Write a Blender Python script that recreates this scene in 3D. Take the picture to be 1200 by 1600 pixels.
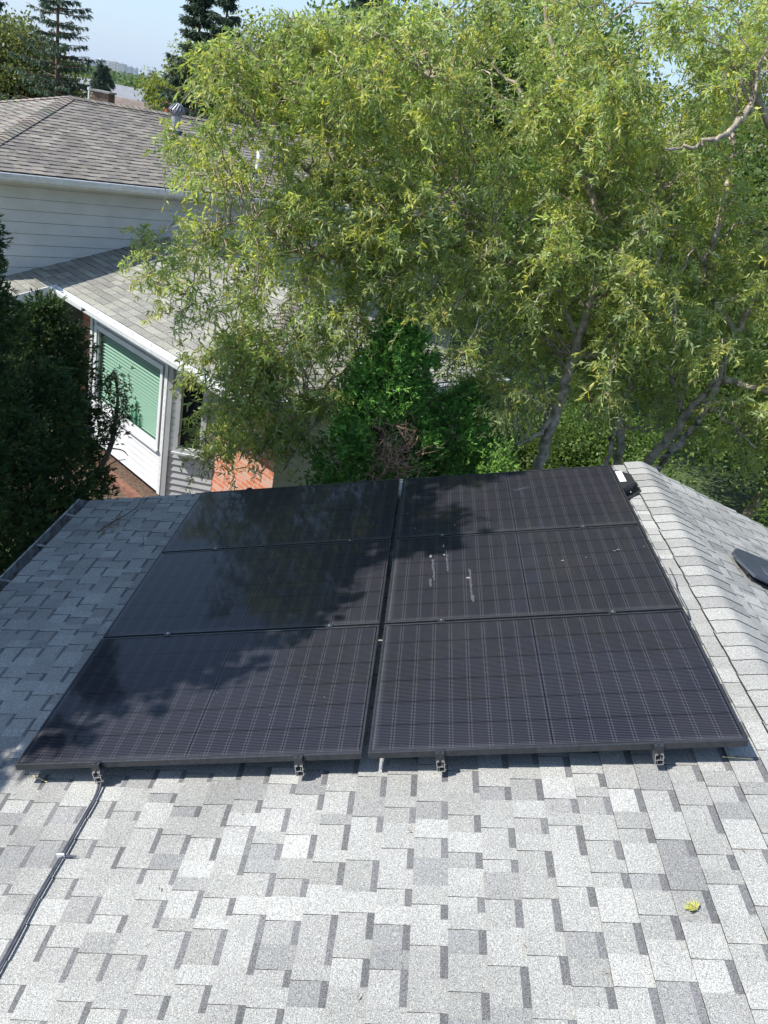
import bpy, bmesh, math, random
import numpy as np
from mathutils import Vector, Matrix
S = bpy.context.scene
for o in list(bpy.data.objects): bpy.data.objects.remove(o)
COL = S.collection
# ------------------------------------------------------------------ camera, sky, sun, exposure
M = np.array([[0.98149532, 0.19109415, 0.01224602], [0.06856597, -0.41043934, 0.90930647], [0.17878939, -0.89164039, -0.41594684]])
FPX = 1305.0
CAM = np.array([1.49355688, -3.09827701, 6.33960457])
cd = bpy.data.cameras.new('camera'); cam = bpy.data.objects.new('camera', cd); COL.objects.link(cam)
Rm = Matrix((( M[0, 0], -M[0, 1], -M[0, 2]), (M[1, 0], -M[1, 1], -M[1, 2]), (M[2, 0], -M[2, 1], -M[2, 2])))
cam.matrix_world = Matrix.Translation(CAM.tolist()) @ Rm.to_4x4()
cd.sensor_fit = 'VERTICAL'; cd.sensor_height = 24; cd.lens = FPX/1600*24
cd.clip_start = 0.05; cd.clip_end = 20000
S.camera = cam
SUN = np.array([-.66, -.17, .73]); SUN /= np.linalg.norm(SUN)
w = bpy.data.worlds.new('World'); S.world = w; w.use_nodes = True
nt = w.node_tree; bg = nt.nodes['Background']
sky = nt.nodes.new('ShaderNodeTexSky'); sky.sky_type = 'NISHITA'; sky.sun_disc = False
sky.sun_elevation = math.asin(SUN[2]); sky.sun_rotation = math.atan2(SUN[0], SUN[1])
sky.air_density = 1.0; sky.dust_density = 0.4; sky.ozone_density = 1.0
# thin summer haze in the lower sky: paler and bluer towards the horizon
tcw = nt.nodes.new('ShaderNodeTexCoord'); spw = nt.nodes.new('ShaderNodeSeparateXYZ'); nt.links.new(tcw.outputs['Generated'], spw.inputs[0])
mrw = nt.nodes.new('ShaderNodeMapRange'); nt.links.new(spw.outputs[2], mrw.inputs[0])
for i_, v_ in ((1, 0.), (2, .32), (3, .85), (4, .1)): mrw.inputs[i_].default_value = v_
mxw = nt.nodes.new('ShaderNodeMix'); mxw.data_type = 'RGBA'; nt.links.new(mrw.outputs[0], mxw.inputs[0]); nt.links.new(sky.outputs[0], mxw.inputs[6])
mxw.inputs[7].default_value = (1.85, 2.6, 3.75, 1)
nt.links.new(mxw.outputs[2], bg.inputs[0]); bg.inputs[1].default_value = 0.15
sl = bpy.data.lights.new('sun', 'SUN'); so = bpy.data.objects.new('sun', sl); COL.objects.link(so)
sl.energy = 4.6; sl.angle = math.radians(0.5); sl.color = (1.0, 0.955, 0.885)
so.rotation_euler = Vector(SUN.tolist()).to_track_quat('Z', 'Y').to_euler()
S.view_settings.view_transform = 'Standard'; S.view_settings.look = 'None'
S.view_settings.exposure = 0.68; S.view_settings.gamma = 1.0
S.render.resolution_x = 768; S.render.resolution_y = 1024
S.cycles.max_bounces = 8; S.cycles.transparent_max_bounces = 8

# ------------------------------------------------------------------ geometry of the place
Z0 = 3.2                                            # height of the array's front left corner; the ground is z = 0
TH = math.radians(16.04519)
UV = np.array([math.cos(TH), 0, math.sin(TH)]); NV = np.array([-math.sin(TH), 0, math.cos(TH)])
ROOF_N = -.13
def W(u, v, n=0.): return UV*u + np.array([0, v, Z0]) + NV*n
def ray(x, y):
    d = M @ np.array([x-600., y-800., FPX]); return d/np.linalg.norm(d)
def at_y(x, y, Y):
    d = ray(x, y); return CAM + (Y-CAM[1])/d[1]*d
def on_roof(x, y, n=ROOF_N):
    d = ray(x, y); P = np.array([0, 0, Z0]); t = (n-NV@(CAM-P))/(NV@d); p = CAM+t*d-P
    return p@UV, p[1]
RIDGE_U, EAVE_U, RAKE_V, FRONT_V = 3.79, -1.17, 3.76, -7.0
RIDGE = W(RIDGE_U, 0, ROOF_N)
# neighbour's axes: A runs away to the left, Cx away to the right
A = np.array([-.725, .689, 0]); A /= np.linalg.norm(A); Cx = np.array([A[1], -A[0], 0])
NF = np.array([-4.83, 11.618, 0.])
def N(a, c, z): return NF + A*a + Cx*c + np.array([0, 0, z])

# ------------------------------------------------------------------ naming helpers
def tag(o, label=None, cat=None, group=None, kind=None):
    if label: o['label'] = label
    if cat: o['category'] = cat
    if group: o['group'] = group
    if kind: o['kind'] = kind
    return o
def empty(name, loc, label, cat, group=None):
    o = bpy.data.objects.new(name, None); COL.objects.link(o); o.location = [float(x) for x in loc]
    return tag(o, label, cat, group)
def setparent(o, p):
    if p is not None:
        o.parent = p
        o.matrix_parent_inverse = Matrix.Identity(4)
        o.matrix_basis = world_of(p).inverted() @ o.matrix_basis
def world_of(o):
    m = o.matrix_basis.copy(); p = o.parent
    while p is not None: m = p.matrix_basis @ m; p = p.parent
    return m
def link(name, me, mat=None, parent=None, mw=None, smooth=False):
    o = bpy.data.objects.new(name, me); COL.objects.link(o)
    if mw is not None: o.matrix_basis = mw
    mats = mat if isinstance(mat, (list, tuple)) else [mat]
    if mat is not None and not me.materials:
        for m_ in mats: me.materials.append(m_)
    if smooth: me.shade_smooth()
    setparent(o, parent)
    return o
def frame(o, x, y, z):
    m = Matrix.Identity(4)
    for i in range(3): m[i][0], m[i][1], m[i][2], m[i][3] = float(x[i]), float(y[i]), float(z[i]), float(o[i])
    return m
class MB:
    """collects boxes, prisms and tubes, then links them as one mesh"""
    def __init__(s): s.v = []; s.f = []; s.m = []; s.c = []
    def add(s, vs, fs, mi=0, col=None):
        n = len(s.v); s.v += [tuple(float(q) for q in p) for p in vs]
        s.f += [tuple(n+i for i in f) for f in fs]; s.m += [mi]*len(fs)
        s.c += [col or (1, 1, 1, 1)]*len(vs); return s
    def box(s, lo, hi, mi=0, F=None):
        x0, y0, z0 = lo; x1, y1, z1 = hi
        vs = [(x0,y0,z0),(x1,y0,z0),(x1,y1,z0),(x0,y1,z0),(x0,y0,z1),(x1,y0,z1),(x1,y1,z1),(x0,y1,z1)]
        if F is not None: vs = [F(*p) for p in vs]
        return s.add(vs, [(3,2,1,0),(4,5,6,7),(0,1,5,4),(1,2,6,5),(2,3,7,6),(3,0,4,7)], mi)
    def prism(s, pts, F, t0, t1, mi=0):
        """pts 2-D polygon, F(x, y, t) -> 3-D"""
        n = len(pts); vs = [F(x, y, t0) for x, y in pts]+[F(x, y, t1) for x, y in pts]
        fs = [tuple(range(n-1, -1, -1)), tuple(range(n, 2*n))]+[(i, (i+1) % n, n+(i+1) % n, n+i) for i in range(n)]
        return s.add(vs, fs, mi)
    def tube(s, pts, rad, sides=8, mi=0, cap=True):
        pts = [np.array(p, float) for p in pts]; n = len(pts)
        if not hasattr(rad, '__len__'): rad = [rad]*n
        vs = []; up = np.array([.13, .07, 1.]); prev = None
        for i, p in enumerate(pts):
            t = pts[min(i+1, n-1)]-pts[max(i-1, 0)]; t /= max(np.linalg.norm(t), 1e-9)
            if prev is None:
                x = np.cross(t, up if abs(t[2]) < .95 else np.array([1., 0, 0]))
            else: x = prev-t*(prev@t)
            x /= max(np.linalg.norm(x), 1e-9); prev = x; y = np.cross(t, x)
            for k in range(sides):
                a = 2*math.pi*k/sides; vs.append(p+(x*math.cos(a)+y*math.sin(a))*rad[i])
        fs = [(i*sides+k, i*sides+(k+1) % sides, (i+1)*sides+(k+1) % sides, (i+1)*sides+k) for i in range(n-1) for k in range(sides)]
        if cap: fs += [tuple(range(sides-1, -1, -1)), tuple((n-1)*sides+k for k in range(sides))]
        return s.add(vs, fs, mi)
    def build(s, name, mat, parent=None, mw=None, smooth=False, bevel=0, color=False):
        me = bpy.data.meshes.new(name); me.from_pydata(s.v, [], s.f); me.validate()
        mats = mat if isinstance(mat, (list, tuple)) else [mat]
        for m_ in mats: me.materials.append(m_)
        if len(mats) > 1: me.polygons.foreach_set('material_index', s.m)
        if color:
            at = me.color_attributes.new('col', 'FLOAT_COLOR', 'POINT'); at.data.foreach_set('color', np.array(s.c, 'f').ravel())
        if bevel:
            bm = bmesh.new(); bm.from_mesh(me)
            bmesh.ops.bevel(bm, geom=[e for e in bm.edges if e.calc_face_angle(0) > .5], offset=bevel, segments=1, affect='EDGES')
            bm.to_mesh(me); bm.free()
        me.update()
        return link(name, me, None, parent, mw, smooth)
def bulk(name, V, faces_by_n, colors, mat, parent=None):
    """V (n,3); faces_by_n: list of int arrays (k, m)"""
    me = bpy.data.meshes.new(name); me.vertices.add(len(V)); me.vertices.foreach_set('co', np.ascontiguousarray(V, 'f').ravel())
    loops = np.concatenate([f.ravel() for f in faces_by_n]).astype('i')
    sizes = np.concatenate([np.full(len(f), f.shape[1]) for f in faces_by_n]).astype('i')
    starts = np.concatenate([[0], np.cumsum(sizes)[:-1]]).astype('i')
    me.loops.add(len(loops)); me.loops.foreach_set('vertex_index', loops)
    me.polygons.add(len(sizes)); me.polygons.foreach_set('loop_start', starts)
    if colors is not None:
        at = me.color_attributes.new('col', 'FLOAT_COLOR', 'POINT')
        c = np.ones((len(V), 4), 'f'); c[:, :3] = colors; at.data.foreach_set('color', c.ravel())
    me.update(calc_edges=True)
    me.materials.append(mat)
    return link(name, me, None, parent)

# ------------------------------------------------------------------ materials
def mat(name, col=(.5, .5, .5), rough=.6, metal=0., spec=.5, noise=None, bump=0., bscale=80, attr=False, sheen=0.):
    m = bpy.data.materials.new(name); m.use_nodes = True; t = m.node_tree; b = t.nodes['Principled BSDF']
    b.inputs['Roughness'].default_value = rough; b.inputs['Metallic'].default_value = metal
    b.inputs['Specular IOR Level'].default_value = spec
    b.inputs['Base Color'].default_value = (*col, 1)
    tc = t.nodes.new('ShaderNodeTexCoord'); src = None
    if attr:
        a = t.nodes.new('ShaderNodeAttribute'); a.attribute_name = 'col'; src = a.outputs['Color']
    if noise:
        sc, lo, hi = noise
        n = t.nodes.new('ShaderNodeTexNoise'); n.inputs['Scale'].default_value = sc; n.inputs['Detail'].default_value = 4
        t.links.new(tc.outputs['Object'], n.inputs['Vector'])
        r = t.nodes.new('ShaderNodeMapRange'); r.inputs[1].default_value = .3; r.inputs[2].default_value = .7
        r.inputs[3].default_value = lo; r.inputs[4].default_value = hi; t.links.new(n.outputs['Fac'], r.inputs[0])
        mx = t.nodes.new('ShaderNodeMix'); mx.data_type = 'RGBA'; mx.blend_type = 'MULTIPLY'; mx.inputs[0].default_value = 1
        if src: t.links.new(src, mx.inputs[6])
        else: mx.inputs[6].default_value = (*col, 1)
        t.links.new(r.outputs[0], mx.inputs[7]); src = mx.outputs[2]
    if src: t.links.new(src, b.inputs['Base Color'])
    if bump:
        n2 = t.nodes.new('ShaderNodeTexNoise'); n2.inputs['Scale'].default_value = bscale; n2.inputs['Detail'].default_value = 3
        t.links.new(tc.outputs['Object'], n2.inputs['Vector'])
        bp = t.nodes.new('ShaderNodeBump'); bp.inputs['Strength'].default_value = bump; bp.inputs['Distance'].default_value = .01
        t.links.new(n2.outputs['Fac'], bp.inputs['Height']); t.links.new(bp.outputs[0], b.inputs['Normal'])
    return m
def leaf_mat(name, trans=.48, rough=.45, under=(1.15, 1.2, 1.25)):
    m = bpy.data.materials.new(name); m.use_nodes = True; t = m.node_tree; b = t.nodes['Principled BSDF']
    a = t.nodes.new('ShaderNodeAttribute'); a.attribute_name = 'col'
    g = t.nodes.new('ShaderNodeNewGeometry')
    mx = t.nodes.new('ShaderNodeMix'); mx.data_type = 'RGBA'; mx.blend_type = 'MULTIPLY'
    t.links.new(g.outputs['Backfacing'], mx.inputs[0]); t.links.new(a.outputs['Color'], mx.inputs[6]); mx.inputs[7].default_value = (*under, 1)
    t.links.new(mx.outputs[2], b.inputs['Base Color']); b.inputs['Roughness'].default_value = rough
    b.inputs['Specular IOR Level'].default_value = .35
    tr = t.nodes.new('ShaderNodeBsdfTranslucent'); hs = t.nodes.new('ShaderNodeMix'); hs.data_type = 'RGBA'; hs.blend_type = 'MULTIPLY'
    hs.inputs[0].default_value = 1; t.links.new(a.outputs['Color'], hs.inputs[6]); hs.inputs[7].default_value = (1.45, 1.55, .8, 1)
    t.links.new(hs.outputs[2], tr.inputs['Color'])
    ms = t.nodes.new('ShaderNodeMixShader'); ms.inputs[0].default_value = trans
    t.links.new(b.outputs[0], ms.inputs[1]); t.links.new(tr.outputs[0], ms.inputs[2])
    t.links.new(ms.outputs[0], t.nodes['Material Output'].inputs['Surface'])
    return m
def shingle_mat(name, dark, grain=420., tint=(1, 1, 1), lo=.45, hi=1.45):
    """mineral granules: salt and pepper over the colour of each tab"""
    m = bpy.data.materials.new(name); m.use_nodes = True; t = m.node_tree; b = t.nodes['Principled BSDF']
    a = t.nodes.new('ShaderNodeAttribute'); a.attribute_name = 'col'
    tc = t.nodes.new('ShaderNodeTexCoord')
    def nz(sc, l, h, i0=.35, i1=.65, det=1.):
        n = t.nodes.new('ShaderNodeTexNoise'); n.inputs['Scale'].default_value = sc; n.inputs['Detail'].default_value = det
        t.links.new(tc.outputs['Object'], n.inputs['Vector'])
        r = t.nodes.new('ShaderNodeMapRange'); r.inputs[1].default_value = i0; r.inputs[2].default_value = i1
        r.inputs[3].default_value = l; r.inputs[4].default_value = h; t.links.new(n.outputs['Fac'], r.inputs[0]); return r.outputs[0]
    def mul(x, y):
        k = t.nodes.new('ShaderNodeMath'); k.operation = 'MULTIPLY'; t.links.new(x, k.inputs[0]); t.links.new(y, k.inputs[1]); return k.outputs[0]
    f = mul(mul(nz(grain, lo, hi, .38, .62), nz(grain*.35, .82, 1.18)), nz(1.1, .86, 1.1, det=6))
    mx = t.nodes.new('ShaderNodeMix'); mx.data_type = 'RGBA'; mx.blend_type = 'MULTIPLY'; mx.inputs[0].default_value = 1
    t.links.new(a.outputs['Color'], mx.inputs[6]); t.links.new(f, mx.inputs[7])
    t.links.new(mx.outputs[2], b.inputs['Base Color']); b.inputs['Roughness'].default_value = .9; b.inputs['Specular IOR Level'].default_value = .25
    n2 = t.nodes.new('ShaderNodeTexNoise'); n2.inputs['Scale'].default_value = grain; t.links.new(tc.outputs['Object'], n2.inputs['Vector'])
    bp = t.nodes.new('ShaderNodeBump'); bp.inputs['Strength'].default_value = .5; bp.inputs['Distance'].default_value = .002
    t.links.new(n2.outputs['Fac'], bp.inputs['Height']); t.links.new(bp.outputs[0], b.inputs['Normal'])
    return m
MT = {}
MT['shingle'] = shingle_mat('grey granule shingle', .1)
MT['old_shingle'] = shingle_mat('weathered brown grey shingle', .1, grain=160, lo=.75, hi=1.25)
MT['black_metal'] = mat('black anodised metal', (.058, .062, .07), .38, .6, noise=(30, .8, 1.25))
MT['raw_alu'] = mat('mill aluminium', (.62, .62, .62), .35, .9)
MT['white_metal'] = mat('white coated metal', (.74, .75, .76), .45, noise=(9, .85, 1.05))
MT['old_gutter'] = mat('dirty white gutter', (.33, .33, .33), .6, noise=(14, .25, 1.2))
MT['vinyl'] = mat('white vinyl siding', (.56, .57, .58), .5, noise=(3, .92, 1.05))
MT['siding'] = mat('pale grey siding', (.68, .67, .65), .6, noise=(2.5, .9, 1.06))
MT['beige'] = mat('beige siding', (.50, .44, .34), .65, noise=(2, .9, 1.05))
MT['rubber'] = mat('dark grey cable rubber', (.07, .075, .095), .5, noise=(25, .7, 1.3))
MT['plastic'] = mat('dark grey plastic', (.04, .047, .062), .42, noise=(9, .85, 1.2))
MT['black_plastic'] = mat('black plastic', (.018, .019, .022), .5, noise=(20, .8, 1.3))
MT['label'] = mat('white paper label', (.8, .8, .8), .6, noise=(200, .9, 1.0))
MT['soil'] = mat('bark mulch soil', (.10, .065, .045), .95, noise=(25, .4, 1.7), bump=.8, bscale=30)
MT['brick'] = None
MT['dark_glass'] = mat('dark window glass', (.015, .02, .025), .05, spec=.8)
MT['concrete'] = mat('concrete', (.33, .32, .30), .85, noise=(6, .8, 1.1), bump=.3)
MT['debris'] = mat('dried leaf litter', (.20, .15, .09), .9, noise=(40, .5, 1.4))
MT['dry_twig'] = mat('dead twig', (.07, .055, .045), .85)
MT['bark'] = mat('willow bark', (.34, .285, .22), .85, noise=(14, .45, 1.45), bump=1., bscale=45)
MT['bark_dark'] = mat('cedar bark', (.16, .10, .07), .9, noise=(20, .4, 1.4), bump=.8, bscale=50)
MT['leaf'] = leaf_mat('leaf')
MT['conifer'] = leaf_mat('conifer spray', trans=.15, rough=.6, under=(1.05, 1.05, 1.0))
MT['orn'] = mat('green ceramic ornament', (.30,.55,.40), .5)
MT['twig'] = mat('yellow twig', (.24, .22, .09), .6)

def grid_mat():                                      # ground: lawn
    m = mat('lawn', (.055, .085, .025), .95, noise=(1.7, .6, 1.5), bump=.8, bscale=60); return m
MT['grass'] = grid_mat()
def brick_mat():
    m = bpy.data.materials.new('red brick'); m.use_nodes = True; t = m.node_tree; b = t.nodes['Principled BSDF']
    tc = t.nodes.new('ShaderNodeTexCoord'); mp = t.nodes.new('ShaderNodeMapping'); mp.inputs['Scale'].default_value = (1, 1, 1)
    br = t.nodes.new('ShaderNodeTexBrick'); br.inputs['Scale'].default_value = 1.; br.inputs['Brick Width'].default_value = .21; br.inputs['Row Height'].default_value = .075
    br.inputs['Mortar Size'].default_value = .008; br.inputs['Color1'].default_value = (.47, .145, .07, 1); br.inputs['Color2'].default_value = (.50, .40, .33, 1)
    br.inputs['Mortar'].default_value = (.42, .36, .31, 1); br.inputs['Bias'].default_value = -.45
    t.links.new(tc.outputs['UV'], br.inputs['Vector']); t.links.new(br.outputs['Color'], b.inputs['Base Color'])
    b.inputs['Roughness'].default_value = .85
    bp = t.nodes.new('ShaderNodeBump'); bp.inputs['Strength'].default_value = .6; bp.inputs['Distance'].default_value = .01; bp.invert = True
    t.links.new(br.outputs['Fac'], bp.inputs['Height']); t.links.new(bp.outputs[0], b.inputs['Normal'])
    return m
MT['brick'] = brick_mat()

def panel_mat(name, seed):
    """one panel's face: 2 x 9 half cells by 6 rows, busbar wires, gaps; object space = metres on the panel"""
    m = bpy.data.materials.new(name); m.use_nodes = True; t = m.node_tree; b = t.nodes['Principled BSDF']
    tc = t.nodes.new('ShaderNodeTexCoord'); sp = t.nodes.new('ShaderNodeSeparateXYZ'); t.links.new(tc.outputs['Object'], sp.inputs[0])
    def op(o, a, bb=None, c=None):
        k = t.nodes.new('ShaderNodeMath'); k.operation = o
        for i, x in enumerate((a, bb, c)):
            if x is None: continue
            if isinstance(x, (int, float)): k.inputs[i].default_value = x
            else: t.links.new(x, k.inputs[i])
        return k.outputs[0]
    X, Y = sp.outputs[0], sp.outputs[1]
    # columns: each half spans .835 m, 9 cells of 92.2 mm, halves separated by 16 mm; margins 18 mm
    half = op('GREATER_THAN', X, .861)
    xl = op('SUBTRACT', op('SUBTRACT', X, .016), op('MULTIPLY', half, .847))
    cxf = op('DIVIDE', xl, .0937); cell = op('FRACT', cxf)
    inx = op('MULTIPLY', op('GREATER_THAN', cxf, .01), op('LESS_THAN', cxf, 8.99))
    dx = op('MULTIPLY', op('MINIMUM', cell, op('SUBTRACT', 1., cell)), .0937)       # metres to the column gap
    cyf = op('DIVIDE', op('SUBTRACT', Y, .018), .183); celly = op('FRACT', cyf)
    iny = op('MULTIPLY', op('GREATER_THAN', cyf, .005), op('LESS_THAN', cyf, 5.995))
    dy = op('MULTIPLY', op('MINIMUM', celly, op('SUBTRACT', 1., celly)), .183)
    gap = op('MAXIMUM', op('LESS_THAN', dx, .0013), op('LESS_THAN', dy, .0048))
    gap = op('MAXIMUM', gap, op('SUBTRACT', 1., op('MULTIPLY', inx, iny)))
    wire = op('LESS_THAN', op('ABSOLUTE', op('SUBTRACT', op('FRACT', op('MULTIPLY', celly, 16.)), .5)), .17)
    edge = op('MULTIPLY', op('LESS_THAN', dx, .0105), op('GREATER_THAN', dx, .0030))  # bright solder pads beside each column gap
    wv = op('MULTIPLY', wire, op('ADD', .36, op('MULTIPLY', edge, .55)))
    wv = op('MULTIPLY', wv, op('SUBTRACT', 1., gap))
    n = t.nodes.new('ShaderNodeTexNoise'); n.inputs['Scale'].default_value = 2.2; n.inputs['Detail'].default_value = 5
    mp = t.nodes.new('ShaderNodeMapping'); mp.inputs['Location'].default_value = (seed*7.3, seed*3.1, 0); t.links.new(tc.outputs['Object'], mp.inputs[0]); t.links.new(mp.outputs[0], n.inputs['Vector'])
    sg = t.nodes.new('ShaderNodeTexNoise'); sg.inputs['Scale'].default_value = 1.; sg.inputs['Detail'].default_value = 3
    m2 = t.nodes.new('ShaderNodeMapping'); m2.inputs['Scale'].default_value = (320, 900, 1); t.links.new(tc.outputs['Object'], m2.inputs[0]); t.links.new(m2.outputs[0], sg.inputs['Vector'])
    mc = t.nodes.new('ShaderNodeMix'); mc.data_type = 'RGBA'; t.links.new(gap, mc.inputs[0])
    cc = t.nodes.new('ShaderNodeMix'); cc.data_type = 'RGBA'; t.links.new(n.outputs['Fac'], cc.inputs[0]); cc.inputs[6].default_value = (.006, .007, .014, 1); cc.inputs[7].default_value = (.009, .008, .012, 1)
    t.links.new(cc.outputs[2], mc.inputs[6]); mc.inputs[7].default_value = (.003, .003, .004, 1)
    mw_ = t.nodes.new('ShaderNodeMix'); mw_.data_type = 'RGBA'; t.links.new(wv, mw_.inputs[0]); t.links.new(mc.outputs[2], mw_.inputs[6]); mw_.inputs[7].default_value = (.105, .105, .120, 1)
    # a film of dust lying on the glass
    dr = t.nodes.new('ShaderNodeMapRange'); dr.inputs[1].default_value = .35; dr.inputs[2].default_value = .8; dr.inputs[3].default_value = .0; dr.inputs[4].default_value = .010
    t.links.new(n.outputs['Fac'], dr.inputs[0])
    spk = op('MULTIPLY', op('GREATER_THAN', sg.outputs['Fac'], .62), .018)
    # more of it along the lower and left frame where rain leaves it
    ed = op('MINIMUM', X, Y); em = op('MULTIPLY', op('MAXIMUM', op('SUBTRACT', 1., op('DIVIDE', ed, .05)), 0.), .09)
    em = op('MULTIPLY', em, op('MULTIPLY', n.outputs['Fac'], 2.))
    du = t.nodes.new('ShaderNodeMix'); du.data_type = 'RGBA'; t.links.new(op('ADD', op('ADD', dr.outputs[0], spk), em), du.inputs[0]); t.links.new(mw_.outputs[2], du.inputs[6]); du.inputs[7].default_value = (.40, .41, .44, 1)
    t.links.new(du.outputs[2], b.inputs['Base Color'])
    b.inputs['Roughness'].default_value = .5; b.inputs['Specular IOR Level'].default_value = .08
    b.inputs['Coat Weight'].default_value = .40; b.inputs['Coat Roughness'].default_value = .05; b.inputs['Coat IOR'].default_value = 1.4
    return m

# ------------------------------------------------------------------ shingle field (local x along the course, y up the slope, z out)
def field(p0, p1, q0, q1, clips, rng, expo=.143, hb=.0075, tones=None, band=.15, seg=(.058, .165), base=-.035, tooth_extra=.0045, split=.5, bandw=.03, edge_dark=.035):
    mb = MB(); nrow = int(math.ceil((q1-q0)/expo))
    for i in range(nrow):
        y0 = q0+i*expo; y1 = y0+expo+.004
        x = p0-rng.uniform(0, .3); tooth = rng.random() < .5
        while x < p1:
            L = rng.uniform(*seg); x1 = x+L
            tone = rng.choice(tones); k = rng.uniform(.93, 1.07); cold = tuple(q*k for q in tone)+(1,)
            hz = hb+(tooth_extra if tooth else 0)
            h1 = .0006 if not tooth else .0016
            def quadbox(xa, xb, ya, yb, za, zb, c):
                vs = [(xa,ya,za),(xb,ya,za),(xb,yb,zb),(xa,yb,zb)]
                mb.add(vs, [(0,1,2,3)], 0, c)
            zs = lambda y: hz+(h1-hz)*(y-y0)/(y1-y0)
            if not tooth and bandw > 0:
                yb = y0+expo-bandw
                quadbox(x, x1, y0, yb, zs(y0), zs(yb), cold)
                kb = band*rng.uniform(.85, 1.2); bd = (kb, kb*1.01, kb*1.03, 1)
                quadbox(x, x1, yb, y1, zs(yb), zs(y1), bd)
            else:
                quadbox(x, x1, y0, y1, zs(y0), zs(y1), cold)
            dk = (edge_dark, edge_dark, edge_dark, 1)
            # butt end and the two cut sides show the asphalt
            mb.add([(x,y0,zs(y0)-hb-.006),(x1,y0,zs(y0)-hb-.006),(x1,y0,zs(y0)),(x,y0,zs(y0))], [(0,1,2,3)], 0, dk)
            if tooth:
                mb.add([(x,y0,-.001),(x,y0,zs(y0)),(x,y1,zs(y1)),(x,y1,-.001)], [(0,1,2,3)], 0, dk)
                mb.add([(x1,y0,-.001),(x1,y1,-.001),(x1,y1,zs(y1)),(x1,y0,zs(y0))], [(0,1,2,3)], 0, dk)
            x = x1; tooth = (not tooth) if rng.random() < .96 else tooth
    # the deck below
    mb.add([(p0,q0,base),(p1,q0,base),(p1,q1,base),(p0,q1,base)], [(3,2,1,0)], 0, (.2,.2,.2,1))
    me = bpy.data.meshes.new('field'); me.from_pydata(mb.v, [], mb.f)
    at = me.color_attributes.new('col', 'FLOAT_COLOR', 'POINT'); at.data.foreach_set('color', np.array(mb.c, 'f').ravel())
    bm = bmesh.new(); bm.from_mesh(me)
    for (px, py, nx, ny) in [(p0, 0, -1, 0), (p1, 0, 1, 0), (0, q0-.012, 0, -1), (0, q1, 0, 1)]+list(clips):
        bmesh.ops.bisect_plane(bm, geom=bm.verts[:]+bm.edges[:]+bm.faces[:], plane_co=(px, py, 0), plane_no=(nx, ny, 0), clear_outer=True)
    bm.to_mesh(me); bm.free(); return me
TON = [(0.377,0.379,0.360), (0.350,0.351,0.333), (0.317,0.319,0.301), (0.286,0.287,0.274), (0.261,0.263,0.257), (0.327,0.328,0.311), (0.363,0.365,0.346), (0.303,0.305,0.287), (0.336,0.338,0.319)]

# ------------------------------------------------------------------ the ground
g = MB(); g.add([(-6000,-6000,0),(6000,-6000,0),(6000,9000,0),(-6000,9000,0)], [(0,1,2,3)])
tag(g.build('lawn', MT['grass']), kind='structure')
mu = MB(); pts = [N(1.3,-3.2,0), N(-4.6,-1.4,0), N(-4.6,.9,0), N(1.3,.9,0)]
mu.add([(p[0],p[1],.03) for p in pts], [(0,1,2,3)]); tag(mu.build('mulch_bed', MT['soil']), kind='structure')
mp_ = MB(); mp_.add([(9,4,.012),(16,4,.012),(22,26,.012),(13,26,.012)], [(0,1,2,3)]); tag(mp_.build('driveway', MT['concrete']), kind='structure')
rg = random.Random(7)

# ------------------------------------------------------------------ our house
eave = W(EAVE_U, 0, ROOF_N)
house = empty('house', (eave[0], 0, 0), 'the roof in the foreground, pale grey granule shingles sloping to a gutter at the left', 'house')
LEN = RAKE_V-FRONT_V
rng = random.Random(3)
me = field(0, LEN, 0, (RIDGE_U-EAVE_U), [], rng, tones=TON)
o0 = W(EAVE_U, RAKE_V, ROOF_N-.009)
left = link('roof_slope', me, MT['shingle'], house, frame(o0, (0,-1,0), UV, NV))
R2 = np.array([-math.cos(TH), 0, math.sin(TH)]); N2 = np.array([math.sin(TH), 0, math.cos(TH)])
rl = RIDGE_U-EAVE_U
o1 = W(RIDGE_U, FRONT_V, ROOF_N)-R2*rl-N2*.009
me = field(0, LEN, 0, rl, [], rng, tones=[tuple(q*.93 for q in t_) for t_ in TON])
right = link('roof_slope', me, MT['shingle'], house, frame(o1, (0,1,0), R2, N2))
right['label'] = 'far side of the roof beyond the ridge, sloping down to the right'
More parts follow.
